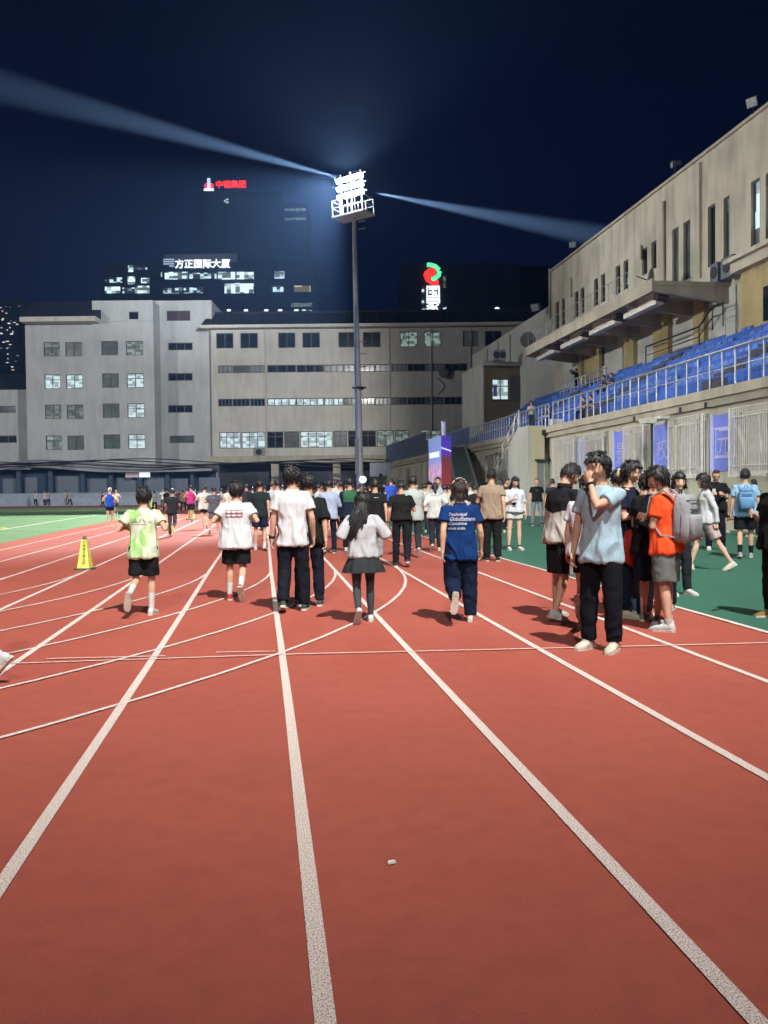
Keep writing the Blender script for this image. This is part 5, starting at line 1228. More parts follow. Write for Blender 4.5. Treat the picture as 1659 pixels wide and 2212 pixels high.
            for (h, k, a, fd, fn_) in feet:
                f = fit * fat
                if ends < 1:
                    e_ = h.lerp(k, ends + .06); tb_ = [h + VZ * .03 * s, h, h.lerp(e_, .5), e_]; rr = [.092 * s * f, .099 * s * f, .096 * s * f, .099 * s * f]
                else:
                    e_ = k.lerp(a, ends - 1 + .04); tb_ = [h + VZ * .03 * s, h, h.lerp(k, .5), k, k.lerp(e_, .4), k.lerp(e_, .85), e_]
                    rr = [.080 * s * f, .086 * s * f, .084 * s * f, .072 * s * f, .068 * s * f, .060 * s * f * bot.get('hemw', 1), .056 * s * f * bot.get('hemw', 1)]
                bb.tube(tb_, rr, 16)
            me = remesh(bb, vc * s, smooth=2 if q else 1)
            if q: folds(me, .011 * s, 6 / s, 7 / s, seed + 9, (1.3, .4, feet[0][2].z, hip.z))
            o = finish(me, 'shorts' if kind == 'shorts' else ('jeans' if kind == 'jeans' else 'trousers'), c1, P_)
            if bot.get('stripe'):
                me.materials.append(cloth(bot['stripe'], 'trousers'))
                for p in me.polygons:
                    if abs(p.center.y - hip.y) < .035 * s and abs(p.normal.x) > .6: p.material_index = 1
            info['B'] = o
    if socks:
        for (h, k, a, fd, fn_) in feet:
            sk_ = MB(); top_ = k.lerp(a, socks[1]); sk_.tube([top_, top_.lerp(a, .5), a, a - fn_ * .03 * s], [.046 * s * (1.2 - socks[1] * .25), .043 * s, .037 * s, .037 * s], 10); sk_.build('sock', cloth(socks[0], 'sock'), P_)
    if shoes:
        for (h, k, a, fd, fn_) in feet:
            sd_ = fd.cross(fn_).normalized(); b_ = a - fn_ * .075 * s; sb = MB()
            sb.loft([(b_ - fd * .062 * s + fn_ * .030 * s, sd_, fn_, .018 * s, .022 * s, 2), (b_ - fd * .050 * s + fn_ * .045 * s, sd_, fn_, .034 * s, .044 * s, 2.2), (b_ - fd * .015 * s + fn_ * .052 * s, sd_, fn_, .038 * s, .052 * s, 2.2), (b_ + fd * .04 * s + fn_ * .045 * s, sd_, fn_, .040 * s, .043 * s, 2.4),
                     (b_ + fd * .10 * s + fn_ * .034 * s, sd_, fn_, .046 * s, .032 * s, 2.4), (b_ + fd * .155 * s + fn_ * .028 * s, sd_, fn_, .044 * s, .025 * s, 2.4), (b_ + fd * .190 * s + fn_ * .022 * s, sd_, fn_, .028 * s, .016 * s, 2.2), (b_ + fd * .200 * s + fn_ * .018 * s, sd_, fn_, .010 * s, .008 * s, 2)])
            o = sb.build('shoe', cloth(shoes, 'shoe', .6), P_)
            if q:
                so = MB()
                def ol(z_, e_): return [b_ + fd * (y_ * s) + sd_ * (x_ * s * e_) + fn_ * (z_ * s) for x_, y_ in ((-.026, -.070), (.026, -.070), (.038, -.04), (.037, .03), (.047, .10), (.044, .16), (.022, .202), (-.022, .202), (-.044, .16), (-.047, .10), (-.037, .03), (-.038, -.04))]
                lo, hi = ol(-.002, 1.0), ol(.024, 1.04); n_ = 12
                so.add(lo + hi, [tuple(range(n_)), tuple(range(2 * n_ - 1, n_ - 1, -1))] + [(i, n_ + i, n_ + (i + 1) % n_, (i + 1) % n_) for i in range(n_)])
                so.build('sole', sole or SOLE, o)
                if q == 2:
                    lc = MB()
                    for k_ in range(4): c_ = b_ + fd * (.045 + .022 * k_) * s + fn_ * (.088 - .011 * k_) * s; lc.tube([c_ - sd_ * .026 * s, c_ + fn_ * .003 * s, c_ + sd_ * .026 * s], .0035 * s, 5)
                    lc.build('laces', M_paperish, o)
    return info
M_paperish = mat('lace_white', (.6, .6, .57), .8)

def W2(info, p): return Matrix.Translation(info['loc']) @ Matrix.Rotation(info['rot'], 4, 'Z') @ Vector(p)
def print_on(info, me, cx, tz, size, color, name='print', front=False, sxy=(1, 1), off=.004):
    """lay a flat mark mesh onto the back (or front) of a shirt"""
    s = info['s']; T = info['T']; bv = BVHTree.FromPolygons([v.co for v in T.data.vertices], [tuple(p.vertices) for p in T.data.polygons])
    bm = bmesh.new(); bm.from_mesh(me); bmesh.ops.triangulate(bm, faces=bm.faces)
    bmesh.ops.subdivide_edges(bm, edges=[e for e in bm.edges if e.calc_length() > .12], cuts=2); bm.to_mesh(me); bm.free()
    sg = -1 if front else 1
    for v in me.vertices:
        o = info['hip'] + info['sp'] * (tz * s + v.co.y * size * sxy[1]) + VX * (cx * s + sg * v.co.x * size * sxy[0]) - info['fw'] * sg * .6
        h = bv.ray_cast(o, info['fw'] * sg)
        if h[0] is None: v.co = info['hip']; continue
        v.co = h[0] - info['fw'] * sg * off
    me.materials.clear(); me.materials.append(color); return link(name, me, T)
def watch(info, side, band=(20, 20, 22)):
    sh, el, wr, ud, fd, si = info['arm'][side]; s = info['s']; c = wr - fd * .02 * s
    mb = MB(); mb.tube([c - fd * .011 * s, c + fd * .011 * s], .031 * s, 12); o = mb.build('wristwatch', cloth(band, 'band'), info['P'])
    n_ = (VX * si * .8 - VY * .6).normalized(); n_ = (n_ - fd * n_.dot(fd)).normalized(); t_ = n_.cross(fd)
    mb = MB(); mb.loft([(c + n_ * .026 * s, t_, fd, .019 * s, .021 * s, 4), (c + n_ * .038 * s, t_, fd, .018 * s, .020 * s, 4)]); mb.build('watch_face', M_black, o)
def held_phone(info, side, label):
    sh, el, wr, ud, fd, si = info['arm'][side]; s = info['s']; c = wr + fd * .10 * s + Vector((0, .0, .035)) * s; p = W2(info, c)
    mb = MB(); mb.box(-.037, .037, -.0045, .0045, -.075, .075); mb.box(-.03, -.005, -.008, -.0046, .04, .065)
    o = mb.build('phone', mat('phone_case', (.02, .02, .022), .3), None, info['rot'], p, label=label, cat='phone'); o.rotation_euler[0] = R(-35)
    mb = MB(); mb.box(-.034, .034, .0046, .0062, -.071, .071); mb.build('screen', mat('phone_glow', (.5, .6, .7), emit=(.6, .7, .85), es=.6), o)
tee = lambda c, **k: dict(dict(kind='tee', c=c), **k)
pants = lambda c, **k: dict(dict(kind='pants', c=c), **k)
shorts = lambda c, **k: dict(dict(kind='shorts', c=c), **k)
BLK, NAVY, WHT = (24, 24, 27), (26, 34, 62), (232, 234, 235)
# ---- runners and walkers seen from behind, nearest row
i = person('jogger in a green tie-dye tee and black shorts with white socks', 312, 1328, 1051, 2, 1.08, dict(kind='tee', mat=tie_dye(), hem=-.16, fit=.97), shorts(BLK, len=.80, fit=1.05), (222, 222, 220), 'medium', ('jog', 'jog'), ((-4, 62, 0), (6, 12, 0)), 5, q=2, socks=((225, 225, 222), .45))
me = text_mesh('人', 1, 0); print_on(i, me, -.02, .43, .07, cloth((190, 70, 60), 'ink'))
me = text_mesh('么八', 1, 0); print_on(i, me, -.04, .345, .075, cloth((50, 75, 70), 'ink'), sxy=(1.3, .9))
me = text_mesh('———', 1, 0); print_on(i, me, -.04, .30, .07, cloth((190, 90, 80), 'ink'), sxy=(1, 1))
me = text_mesh('⊥', 1, 0); print_on(i, me, .115, .345, .07, cloth((165, 90, 50), 'ink'))
i = person('jogger in a white tee with maroon ovals on the back, black shorts and red shoes', 512, 1296, 1040, 1, 1.10, tee((230, 233, 234), hem=-.17, fit=1.16), shorts(BLK, len=.80, fit=1.1), (175, 42, 45), 'medium', ('jog', 'jog'), ((7, 12, 1), (-2, 48, 0)), 4, q=2, socks=((226, 226, 224), .55), fat=1.04)
mb = MB()
for k in range(12): mb.quad((-.5 + k / 12, -.22, 0), (-.5 + (k + 1) / 12, -.22, 0), (-.5 + (k + 1) / 12, .22, 0), (-.5 + k / 12, .22, 0))
print_on(i, mb.mesh('marks'), -.01, .335, .235, cloth((150, 88, 94), 'ink'))
mb = MB()
for r_ in (-.10, .11):
    for c_ in (-.32, 0, .32):
        for k in range(16):
            a0, a1 = 2 * math.pi * k / 16, 2 * math.pi * (k + 1) / 16; mb.add([(c_, r_, 0), (c_ + .145 * math.cos(a0), r_ + .065 * math.sin(a0), 0), (c_ + .145 * math.cos(a1), r_ + .065 * math.sin(a1), 0)], [(0, 1, 2)])
print_on(i, mb.mesh('marks'), -.01, .335, .235, cloth((232, 234, 235), 'ink'), off=.009)
i = person('tall walker in a plain white tee and loose black trousers wearing a dark wristwatch', 634, 1320, 1004, 1, 1.0, tee((234, 236, 238), hem=-.15, fit=.98), pants((20, 23, 32), fit=1.12), (52, 72, 60), 'medium', ('down', 'slight'), ((2, 30, 2), (4, 4, 4)), 1, q=2)
watch(i, 0)
i = person('walker in a black long sleeved top just right of the tall white tee', 669, 1309, 1022, -2, 1.0, dict(kind='half', c=(26, 30, 30), hem=-.12, fit=1.06, sleeve=1.15), pants((22, 26, 38), fit=1.05), (70, 70, 74), 'short', ('fold', 'swingb'), 'stand', 1, q=2)
i = person('long haired girl in a pale grey sweatshirt, dark skirt and grey tights', 786, 1343, 1062, -4, .98, dict(kind='long', c=(186, 189, 192), hem=-.065, fit=1.12, sleeve=1.25), dict(kind='skirt', c=(44, 48, 50)), (228, 228, 226), 'long', ('jog', 'jog'), ((-2, 42, 1), (4, 6, 1)), 3, q=2, wo=dict(sway=-.13, hl=.50))
i = person('walker in a navy tee with four lines of white script and a white headband', 996, 1343, 1035, 3, 1.06, tee((14, 46, 96), hem=-.17, fit=.96), pants((18, 28, 50), fit=1.28, hemw=.9), (222, 220, 200), 'bob', ('swingb', 'slight'), ((-1, 72, 1), (5, 7, 2)), 2, q=2, hc=HAIRB, fat=1.06)
s = i['s']
mb = MB(); mb.tube([i['hcn'] + i['hr'] * (math.cos(R(a)) * .098 * s) + i['hu'] * (math.sin(R(a)) * .125 * s + .022 * s) - i['hf'] * .012 * s for a in range(0, 181, 12)], .0075 * s, 6); mb.build('headband', cloth((230, 215, 205), 'band'), i['P'])
inkw = cloth((215, 218, 232), 'ink')
for k, (tx, x0, wd) in enumerate((('Technical', -.155, .19), ('GlobalExtreme', -.14, .26), ('Combine', -.155, .185), ('once again.', -.16, .175))):
    me = text_mesh(tx, 1, 0, shear=.25, align='LEFT', offset=.02); wx = max(v.co.x for v in me.vertices)
    for v in me.vertices: v.co.x = v.co.x / wx
    print_on(i, me, x0, .385 - k * .056, wd * s * 1.22, inkw, sxy=(1, .22))
i = person('walker in a black tee tucked into belted black trousers, wearing a black wristband', 868, 1224, 1037, 1, 1.06, tee((27, 28, 28), hem=-.0, fit=1.1), pants((24, 26, 32), fit=1.0), (60, 55, 58), 'short', ('slight', 'jogf'), ((4, 4, 2), (-2, 30, 1)), 2, head=(0, 12), q=2)
watch(i, 0); s = i['s']
mb = MB(); mb.loft([(i['hip'] + VZ * .045 * s, VX, VY, .168 * s * 1.06, .128 * s, 2.3), (i['hip'] + VZ * .07 * s, VX, VY, .166 * s * 1.06, .127 * s, 2.3)]); mb.build('belt', M_black, i['P'])
i = person('walker in a loose brown tee and wide black trousers at the track edge', 1063, 1212, 1012, 4, 1.02, tee((146, 130, 112), hem=-.13, fit=1.14), pants((24, 26, 26), fit=1.15), (40, 38, 38), 'short', ('jogf', 'swingb'), 'close', 1, q=2)
# ---- second row from behind
i = person('walker in a dark green black tee and navy shorts between the two white tees', 563, 1189, 1036, 2, 1.06, tee((32, 44, 46), hem=-.12), shorts((22, 30, 58), len=.72, fit=1.08), (215, 216, 216), 'short', ('jogf', 'swingb'), ((6, 10, 3), (-4, 22, 3)), 3, q=1, socks=((225, 225, 222), .8))
i = person('walker in a light blue long sleeved shirt and slim dark trousers', 712, 1196, 1035, 0, .98, dict(kind='long', c=(172, 186, 214), hem=-.12, fit=1.12), pants((26, 30, 44), fit=.9), (70, 66, 72), 'short', ('jogf', 'jogf'), ((-2, 24, 3), (4, 6, 2)), 2, q=1)
i = person('walker in a green, white and navy sports jersey beside the long haired girl', 757, 1192, 1031, 0, 1.05, dict(kind='long', c=(26, 34, 52), c2=(48, 92, 66), hem=-.12, fit=1.1, where=lambda x, t, y: t > .24 and abs(x) < .15), pants((30, 34, 40)), (200, 200, 200), 'short', ('down', 'down'), 'walkL', 1, q=1)
i = person('walker in a black shirt with a white collar line and pale grey trousers', 812, 1210, 1034, -2, 1.05, tee((27, 28, 30), hem=-.10, fit=1.08), pants((168, 172, 176), fit=1.1), (60, 60, 62), 'short', ('down', 'swingb'), 'walkR', 1, q=1)
mb = MB(); mb.box(-.5, .5, -.05, .05, 0, .001); print_on(i, mb.mesh('mark'), .02, .415, .10, cloth((225, 225, 225), 'ink'))
i = person('walker in a pale grey green tee and dark trousers behind the black belted walker', 893, 1203, 1027, 2, 1.05, tee((176, 188, 182), hem=-.14, fit=1.15), pants((40, 46, 50)), (120, 120, 124), 'short', ('down', 'swingf'), ((4, 6, 1), (-4, 40, 1)), 1, q=1)
i = person('girl in a white hoodie with a low black ponytail and dark trousers', 941, 1191, 1042, 3, 1.02, dict(kind='hoodie', c=(226, 228, 224), hem=-.10, fit=1.12, sleeve=1.15), pants((36, 40, 50), fit=1.05), (210, 210, 205), 'pony', ('jog', 'jogb'), ((-2, 36, 1), (6, 8, 1)), 3, q=1)
# ---- left lanes, farther
i = person('runner in a blue singlet, white cap and black shorts at the turf edge', 238, 1137, 1053, -12, 1.02, dict(kind='tank', c=(44, 82, 190), hem=-.06), shorts(BLK, len=.38), (210, 225, 110), 'cap', ('jog', 'jogb'), 'runL', 4, q=1, skin=SKIN2)
person('runner in beige partly behind the blue singlet runner', 251, 1112, 1056, 160, .95, tee((196, 170, 150)), shorts((40, 40, 44)), (200, 200, 200), 'short', ('jog', 'jog'), 'jogL', 3, q=0)
person('spectator in dark red behind the blue singlet runner on the left', 222, 1100, 1062, 60, .95, tee((92, 40, 58)), pants((40, 44, 60)), (150, 150, 150), 'short', ('jog', 'jog'), 'walkL', 3, q=0)
i = person('runner in a black tee and grey trousers kicking up a yellow sole', 373, 1160, 1055, 0, 1.02, tee((42, 46, 50), hem=-.1), pants((62, 66, 72), fit=.92), (210, 212, 190), 'short', ('jogf', 'jogf'), ((4, 8, 0), (-4, 70, 0)), 3, q=1, sole=mat('yellow_sole', (.6, .6, .18), .7))
i = person('runner in a magenta tank top and black shorts', 413, 1128, 1047, 4, .95, dict(kind='tank', c=(196, 60, 140), hem=-.08), shorts((34, 34, 38), len=.7), (200, 200, 205), 'short', ('jog', 'jogb'), 'jogR', 3, q=1)
i = person('man in a roomy white tee and short black shorts beside the man in grey', 443, 1143, 1048, 0, 1.12, tee((228, 230, 222), hem=-.14, fit=1.15), shorts((38, 40, 38), len=.5), (215, 215, 190), 'short', ('jog', 'jogf'), 'jogR', 2, q=1, skin=SKIN2)
i = person('man in a slate grey tee and grey shorts with a tiny white back logo', 463, 1154, 1051, 2, 1.1, tee((88, 92, 100), hem=-.12, fit=1.05), shorts((92, 96, 104), len=.72), (210, 210, 210), 'short', ('jog', 'jog'), 'jogL', 3, q=1)
mb = MB(); mb.box(-.5, .5, -.3, .3, 0, .001); print_on(i, mb.mesh('mark'), 0, .40, .04, cloth((225, 225, 225), 'ink'))
farl = [(334, 1107, 1060, (205, 205, 200), BLK, 'white top and dark trousers at the first far cone'), (352, 1100, 1056, (215, 215, 212), (60, 60, 60), 'white top and light trousers right behind the tie-dye jogger'), (360, 1110, 1055, (36, 36, 42), (50, 48, 50), 'black top left of the yellow soled runner'),
        (387, 1106, 1056, (130, 60, 72), (60, 50, 52), 'dark red top between the yellow soled and the magenta runners'), (396, 1108, 1058, (180, 150, 130), (50, 50, 55), 'tan top just left of the magenta runner'), (403, 1098, 1055, (160, 70, 70), BLK, 'rust red top behind the magenta runner'),
        (422, 1098, 1053, (60, 66, 76), (40, 42, 50), 'slate top right behind the magenta runner'), (77, 1094, 1061, (210, 212, 214), (40, 42, 52), 'white shirt farthest left by the low wall'), (97, 1095, 1060, (205, 208, 210), (45, 46, 56), 'white tee, left of the close pair by the low wall'),
        (104, 1094, 1060, (170, 175, 180), (46, 48, 58), 'grey tee, right of the close pair by the low wall'), (142, 1094, 1059, (178, 180, 178), (150, 150, 152), 'pale clothes by the low wall, left of a dark clad walker'), (151, 1094, 1060, (196, 200, 205), (40, 40, 52), 'pale top and dark trousers facing the one in pale clothes'),
        (478, 1125, 1054, (170, 170, 172), (70, 70, 72), 'pale grey hooded top right of the slate grey tee')]
for (x, yf, yh, c1, c2, d) in farl:
    person('distant person in ' + d, x, yf, yh, random.choice((0, 20, -30, 90, 170)), 1.0, tee(c1), pants(c2), (180, 180, 180), 'short', random.choice((('jog', 'jog'), ('down', 'down'), ('jogb', 'jogf'))), random.choice(('walkL', 'walkR', 'jogL')), 2, q=0, group='distant people on the far lanes')
# ---- dense crowd ahead: individuals whose heads and shoulders show between the nearer walkers
crowd = [(497, 1138, 1049, (215, 212, 200), 'cream top'), (520, 1120, 1050, (190, 180, 150), 'khaki top'), (533, 1130, 1046, (40, 42, 46), 'black top'), (546, 1118, 1052, (214, 206, 180), 'ivory top'), (588, 1152, 1040, (214, 218, 224), 'white shirt'), (601, 1170, 1035, (222, 225, 228), 'bright white tee'),
         (612, 1130, 1048, (160, 168, 180), 'blue grey top'), (645, 1140, 1042, (210, 190, 190), 'pink grey top'), (690, 1150, 1044, (228, 230, 230), 'white tee with rounded shoulders'), (698, 1125, 1050, (44, 46, 54), 'charcoal top'), (728, 1140, 1036, (210, 214, 216), 'white tee and brown hair'), (737, 1165, 1038, (224, 226, 220), 'white hooded top'),
         (748, 1122, 1048, (70, 60, 60), 'brown top'), (775, 1140, 1046, (216, 216, 216), 'white top'), (790, 1150, 1049, (168, 186, 196), 'light blue top'), (800, 1118, 1048, (34, 34, 38), 'black top'), (830, 1112, 1040, (30, 32, 40), 'dark jacket'), (838, 1122, 1046, (50, 52, 62), 'slate jacket'),
         (846, 1130, 1032, (52, 86, 190), 'bright blue top with pale writing'), (852, 1118, 1040, (36, 38, 46), 'black cap and top'), (910, 1142, 1046, (210, 212, 210), 'off white tee'), (918, 1160, 1043, (220, 222, 216), 'white tee and dark trousers'), (925, 1150, 1040, (196, 188, 150), 'black cap and khaki yellow bag'), (902, 1120, 1048, (222, 222, 222), 'white cap'),
         (947, 1158, 1030, (184, 206, 214), 'pale blue tee turned toward the camera'), (962, 1165, 1046, (226, 226, 220), 'white top'), (972, 1150, 1047, (218, 218, 212), 'cream white tee'), (1016, 1150, 1042, (224, 224, 224), 'white crop top and dark overalls'), (1028, 1160, 1047, (34, 36, 46), 'dark navy top'),
         (508, 1112, 1052, (60, 62, 70), 'grey top'), (572, 1116, 1050, (120, 124, 130), 'mid grey top'), (625, 1118, 1050, (46, 48, 56), 'dark top'), (660, 1120, 1050, (190, 192, 196), 'silver top'), (716, 1114, 1049, (40, 40, 48), 'black top'), (764, 1112, 1047, (90, 80, 76), 'taupe top'), (885, 1116, 1046, (200, 200, 198), 'off white top'),
         (867, 1112, 1047, (40, 42, 50), 'black top'), (984, 1118, 1048, (205, 205, 205), 'white top'), (935, 1112, 1048, (70, 74, 84), 'grey blue top'), (558, 1110, 1052, (205, 200, 190), 'beige top')]
near = {497: 'left of the dark green black tee', 520: 'just right of the white tee with ovals', 533: 'left of the dark green black tee', 546: 'behind the dark green black tee', 588: 'right of the dark green black tee', 601: 'behind the tall white tee', 612: 'behind the tall white tee on its left', 645: 'between the tall white tee and the black top', 690: 'left of the light blue shirt', 698: 'behind the light blue shirt on its left', 728: 'right of the light blue shirt', 737: 'left of the green jersey', 748: 'behind the green jersey', 775: 'by the glowing white ball', 790: 'right below the white ball', 800: 'behind the white collar line shirt', 830: 'right of the lamp tower base', 838: 'in front of the backboard', 846: 'left of the belted walker', 852: 'left of the belted walker', 910: 'left of the white hoodie girl', 918: 'close behind the white hoodie girl', 925: 'left of the white hoodie girl', 902: 'behind the pale grey green tee', 947: 'just behind the white hoodie girl', 962: 'left of the navy tee with script', 972: 'behind the navy tee with script', 1016: 'right of the headband', 1028: 'left of the brown tee',
        508: 'behind the white tee with ovals', 572: 'far behind the dark green black tee', 625: 'far behind the tall white tee', 660: 'far behind the black long sleeved top', 716: 'far behind the light blue shirt', 764: 'far behind the green jersey', 885: 'far behind the pale grey green tee', 867: 'far behind the belted walker', 984: 'far behind the headband', 935: 'far behind the white hoodie girl', 558: 'far left of the dark green black tee'}
rr = random.Random(3)
for (x, yf, yh, c, d) in crowd:
    capk = 'cap' if 'cap' in d and 'crop' not in d else 'short'
    fc_ = 175 if x == 947 else rr.choice((0, 0, 5, -10, 20, -25, 60))
    k_ = person('crowd walker, %s, %s' % (d, near[x]), x, yf, yh, fc_, rr.uniform(.95, 1.1), tee(c, fit=1.08) if c != (52, 86, 190) else tee(c, fit=1.1), pants(rr.choice(((28, 30, 40), (40, 42, 48), (24, 24, 26), (60, 64, 74)))), rr.choice(((200, 200, 200), (60, 60, 62))), capk if x != 728 else 'medium', rr.choice((('down', 'down'), ('jogf', 'down'), ('slight', 'slight'))), rr.choice(('walkL', 'walkR', 'stand')), 1,
        q=1 if yf > 1138 else 0, group='walkers in the dense crowd', wo=dict(cap=(28, 28, 30) if x in (852, 925) else (228, 228, 228)), head=(rr.uniform(-25, 25), rr.uniform(-4, 10)))
for n_ in range(46):                                   # farther heads that fill the gaps along the crowd line
    x = 488 + n_ * 11.6 + rr.uniform(-4, 4); yf = rr.uniform(1096, 1110)
    c = rr.choice(((38, 40, 48), (60, 62, 70), (200, 200, 196), (215, 215, 215), (120, 124, 132), (44, 46, 60), (180, 160, 130), (70, 74, 86)))
    if 985 < x: yf = rr.uniform(1104, 1112)
    person('distant walker far ahead in the packed crowd, only a head and shoulders showing', x, yf, yf - (yf - 1062) * 1.12 - 0, rr.choice((0, 10, -20, 70, 180)), 1.05, tee(c), pants((34, 36, 44)), (150, 150, 150), 'short', rr.choice((('down', 'down'), ('jog', 'jog'))), 'walkL', 1, q=0, group='distant walkers filling the far crowd')

# ---- right side, on the green apron
i = person('girl in a white top, white shorts and white trainers reading her phone', 1112, 1188, 1030, 172, 1.05, dict(kind='half', c=(228, 230, 236), hem=-.04, fit=1.18), shorts((226, 226, 216), len=.36, fit=1.12), (226, 224, 216), 'long', ('down', 'phone'), ((1, 1, 2), (1, 2, 5)), 0, head=(0, 22), q=1, wo=dict(hl=.30), socks=((30, 30, 32), .9), skin=SKIN2)
held_phone(i, 1, 'dark phone held by the girl in white shorts')
mb = MB(); mb.ell((0, 0, 0), VX, VY, VZ, .5, .3, .002); print_on(i, mb.mesh('mark'), .06, .16, .12, cloth((60, 58, 56), 'ink'), front=True)
i = person('man in a black tee and grey jeans standing before the stair block door', 1160, 1135, 1033, 185, 1.05, tee((24, 26, 28), hem=-.04), dict(kind='jeans', c=(118, 124, 130)), (60, 60, 62), 'buzz', ('down', 'down'), ((6, 2, 8), (0, 0, 6)), -3, q=1)
mb = MB(); mb.box(-.5, .5, -.12, .12, 0, .001); print_on(i, mb.mesh('mark'), 0, .36, .12, cloth((60, 110, 120), 'ink'), front=True)
person('person in a dark olive top half hidden behind the brown tee', 1093, 1140, 1033, 120, 1.0, tee((62, 66, 60)), pants((36, 38, 40)), (60, 60, 60), 'short', ('down', 'phone'), 'stand', 2, q=1)
person('person in black standing behind the brown tee', 1081, 1150, 1034, 10, 1.0, tee((36, 36, 38)), pants((30, 32, 40)), (200, 210, 130), 'long', ('down', 'down'), 'stand', 2, q=1, wo=dict(hl=.3))
person('person with black hair behind the jacketed man by the stair block', 1193, 1140, 1034, 30, 1.0, tee((40, 42, 52)), pants((34, 36, 44)), (60, 60, 60), 'short', ('down', 'down'), 'stand', 2, q=1)
# cluster of friends
i = person('man in a black and cream track jacket and striped black shorts bending his head', 1213, 1338, 1003, 62, 1.05, dict(kind='jacket', c=(188, 182, 174), c2=(26, 26, 30), hem=-.10, fit=1.08, sleeve=1.3, where=lambda x, t, y: t > .22 + .25 * abs(x), amp=.016), shorts((28, 28, 30), len=.88, fit=1.08, stripe=(210, 208, 204)), (215, 216, 214), 'short', ('phone', 'phone'), ((5, 6, 3), (-8, 14, 3)), 6, head=(4, 30), q=2, wo=dict(glasses=1))
mb = MB(); nb, s = i['nb'], i['s']; mb.loft([(nb - i['sp'] * .03 * s, VX, i['fw'], .088 * s, .085 * s, 2), (nb + i['sp'] * .035 * s, VX, i['fw'], .080 * s, .080 * s, 2)]); mb.build('collar', cloth((26, 26, 30), 'top'), i['P'])
i = person('girl in white with hair tied back, walking away behind the man in light blue', 1268, 1362, 1020, 35, .95, tee((222, 220, 224), hem=-.10, fit=1.12), shorts((28, 28, 32), len=.55), (214, 206, 190), 'bun', ('down', 'down'), ((8, 10, 0), (-16, 60, 2)), 3, head=(10, 4), q=2, skin=SKIN2)
i = person('man in a light blue tee and loose black trousers covering his mouth with one hand', 1300, 1404, 978, -138, 1.0, tee((172, 200, 214), hem=-.15, fit=1.0, amp=.016), pants((18, 20, 28), fit=1.12, hemw=.95), (222, 216, 196), 'medium', ('face', 'down'), ((2, 3, 3), (0, 2, 4)), 0, head=(22, 6), q=2)
I20 = i
watch(i, 0)
mb = MB(); p = W2(i, i['arm'][1][2] + i['arm'][1][4] * .12 * i['s']); mb.box(-.012, .012, -.012, .012, -.09, .03); mb.tube([(0, 0, .03), (0, 0, .06)], .006, 6)
mb.build('vape_pen', mat('white_plastic', (.7, .7, .7), .4), None, 0, p, label='small white stick held in the lowered hand of the man in light blue', cat='handheld item')
i = person('smiling person in a dark navy tee with long tied black hair behind the group', 1356, 1330, 996, 128, 1.04, tee((22, 27, 44), hem=-.12, fit=1.1), pants((20, 24, 42), fit=1.1), (214, 210, 186), 'medium', ('phone', 'phone'), 'wide', 1, head=(-6, 6), q=2, skin=SKIN)
mb = MB(); hcn, s = i['hcn'], i['s']; b0 = hcn - i['hf'] * .13 * s - i['hu'] * .02 * s
for a_ in range(7): mb.ell(b0 + Vector((.03 * math.cos(a_), .02 * math.sin(a_), .03 * math.sin(a_ * 2))) * s, VX, VY, VZ, .03 * s, .02 * s, .03 * s, nu=8, nv=6)
mb.build('hair_scrunchie', cloth((200, 192, 150), 'band'), i['P'])
i = person('friend in a black tee and blue jeans facing the group with head bowed', 1388, 1334, 1020, 60, 1.02, dict(kind='tee', c=(205, 206, 200), c2=(34, 32, 34), hem=-.05, fit=1.05, where=lambda x, t, y: x > -.10), dict(kind='jeans', c=(88, 108, 140), fit=1.12), (226, 226, 222), 'medium', ('phone', 'phone'), 'close', 5, head=(10, 18), q=2, skin=SKIN2)
i = person('friend in a loose black shirt and navy shorts beside the orange tee', 1408, 1344, 1014, 40, 1.04, tee((24, 23, 26), hem=-.14, fit=1.15), shorts((20, 24, 40), len=.95, fit=1.12), (120, 116, 110), 'medium', ('phone', 'slight'), ((8, 10, 2), (-6, 8, 2)), 4, head=(20, 12), q=2)
person('friend in a plain black tee with bowed dark hair, deepest inside the right hand group', 1424, 1318, 1016, 20, 1.05, tee((26, 26, 30), hem=-.12, fit=1.08), pants((24, 26, 36), fit=1.1), (205, 205, 200), 'medium', ('phone', 'phone'), 'stand', 4, head=(-20, 12), q=1)
person('friend in dark clothes glimpsed between the man in light blue and the navy tee', 1330, 1316, 1012, 70, 1.02, tee((34, 36, 44), hem=-.12, fit=1.08), pants((26, 28, 40), fit=1.1), (190, 190, 186), 'medium', ('phone', 'down'), 'stand', 3, head=(0, 12), q=1)
# small red bag hanging from that friend's shoulder
mb = MB(); g = G(1381, 1344); mb.loft([(Vector((0, 0, .60)), VX, VY, .02, .02, 2), (Vector((0, 0, .66)), VX, VY, .10, .07, 2.5), (Vector((0, 0, .85)), VX, VY, .115, .08, 2.6), (Vector((0, 0, 1.0)), VX, VY, .09, .06, 2.5), (Vector((0, 0, 1.03)), VX, VY, .03, .02, 2)])
o = mb.build('shoulder_bag', cloth((150, 44, 30), 'bag'), None, R(20), (g.x + .03, g.y + .25, 0), label='rust red shoulder bag hanging between the friend in jeans and the orange tee', cat='bag')
mb = MB(); mb.tube([(-.07, 0, .98), (.08, -.05, 1.18), (.16, -.02, 1.42)], .012, 6); mb.build('strap', M_black, o)
i = person('student in a bright orange tee and grey shorts with a grey backpack', 1440, 1360, 1008, -48, 1.12, tee((232, 84, 40), hem=-.12, fit=1.04, amp=.016), shorts((98, 102, 100), len=.86, fit=1.18), (222, 226, 226), 'medium', ('fold', 'phone'), ((-3, 4, 3), (5, 6, 3)), 3, head=(-14, 16), q=2, fat=1.05, socks=((220, 220, 220), .86))
s = i['s']
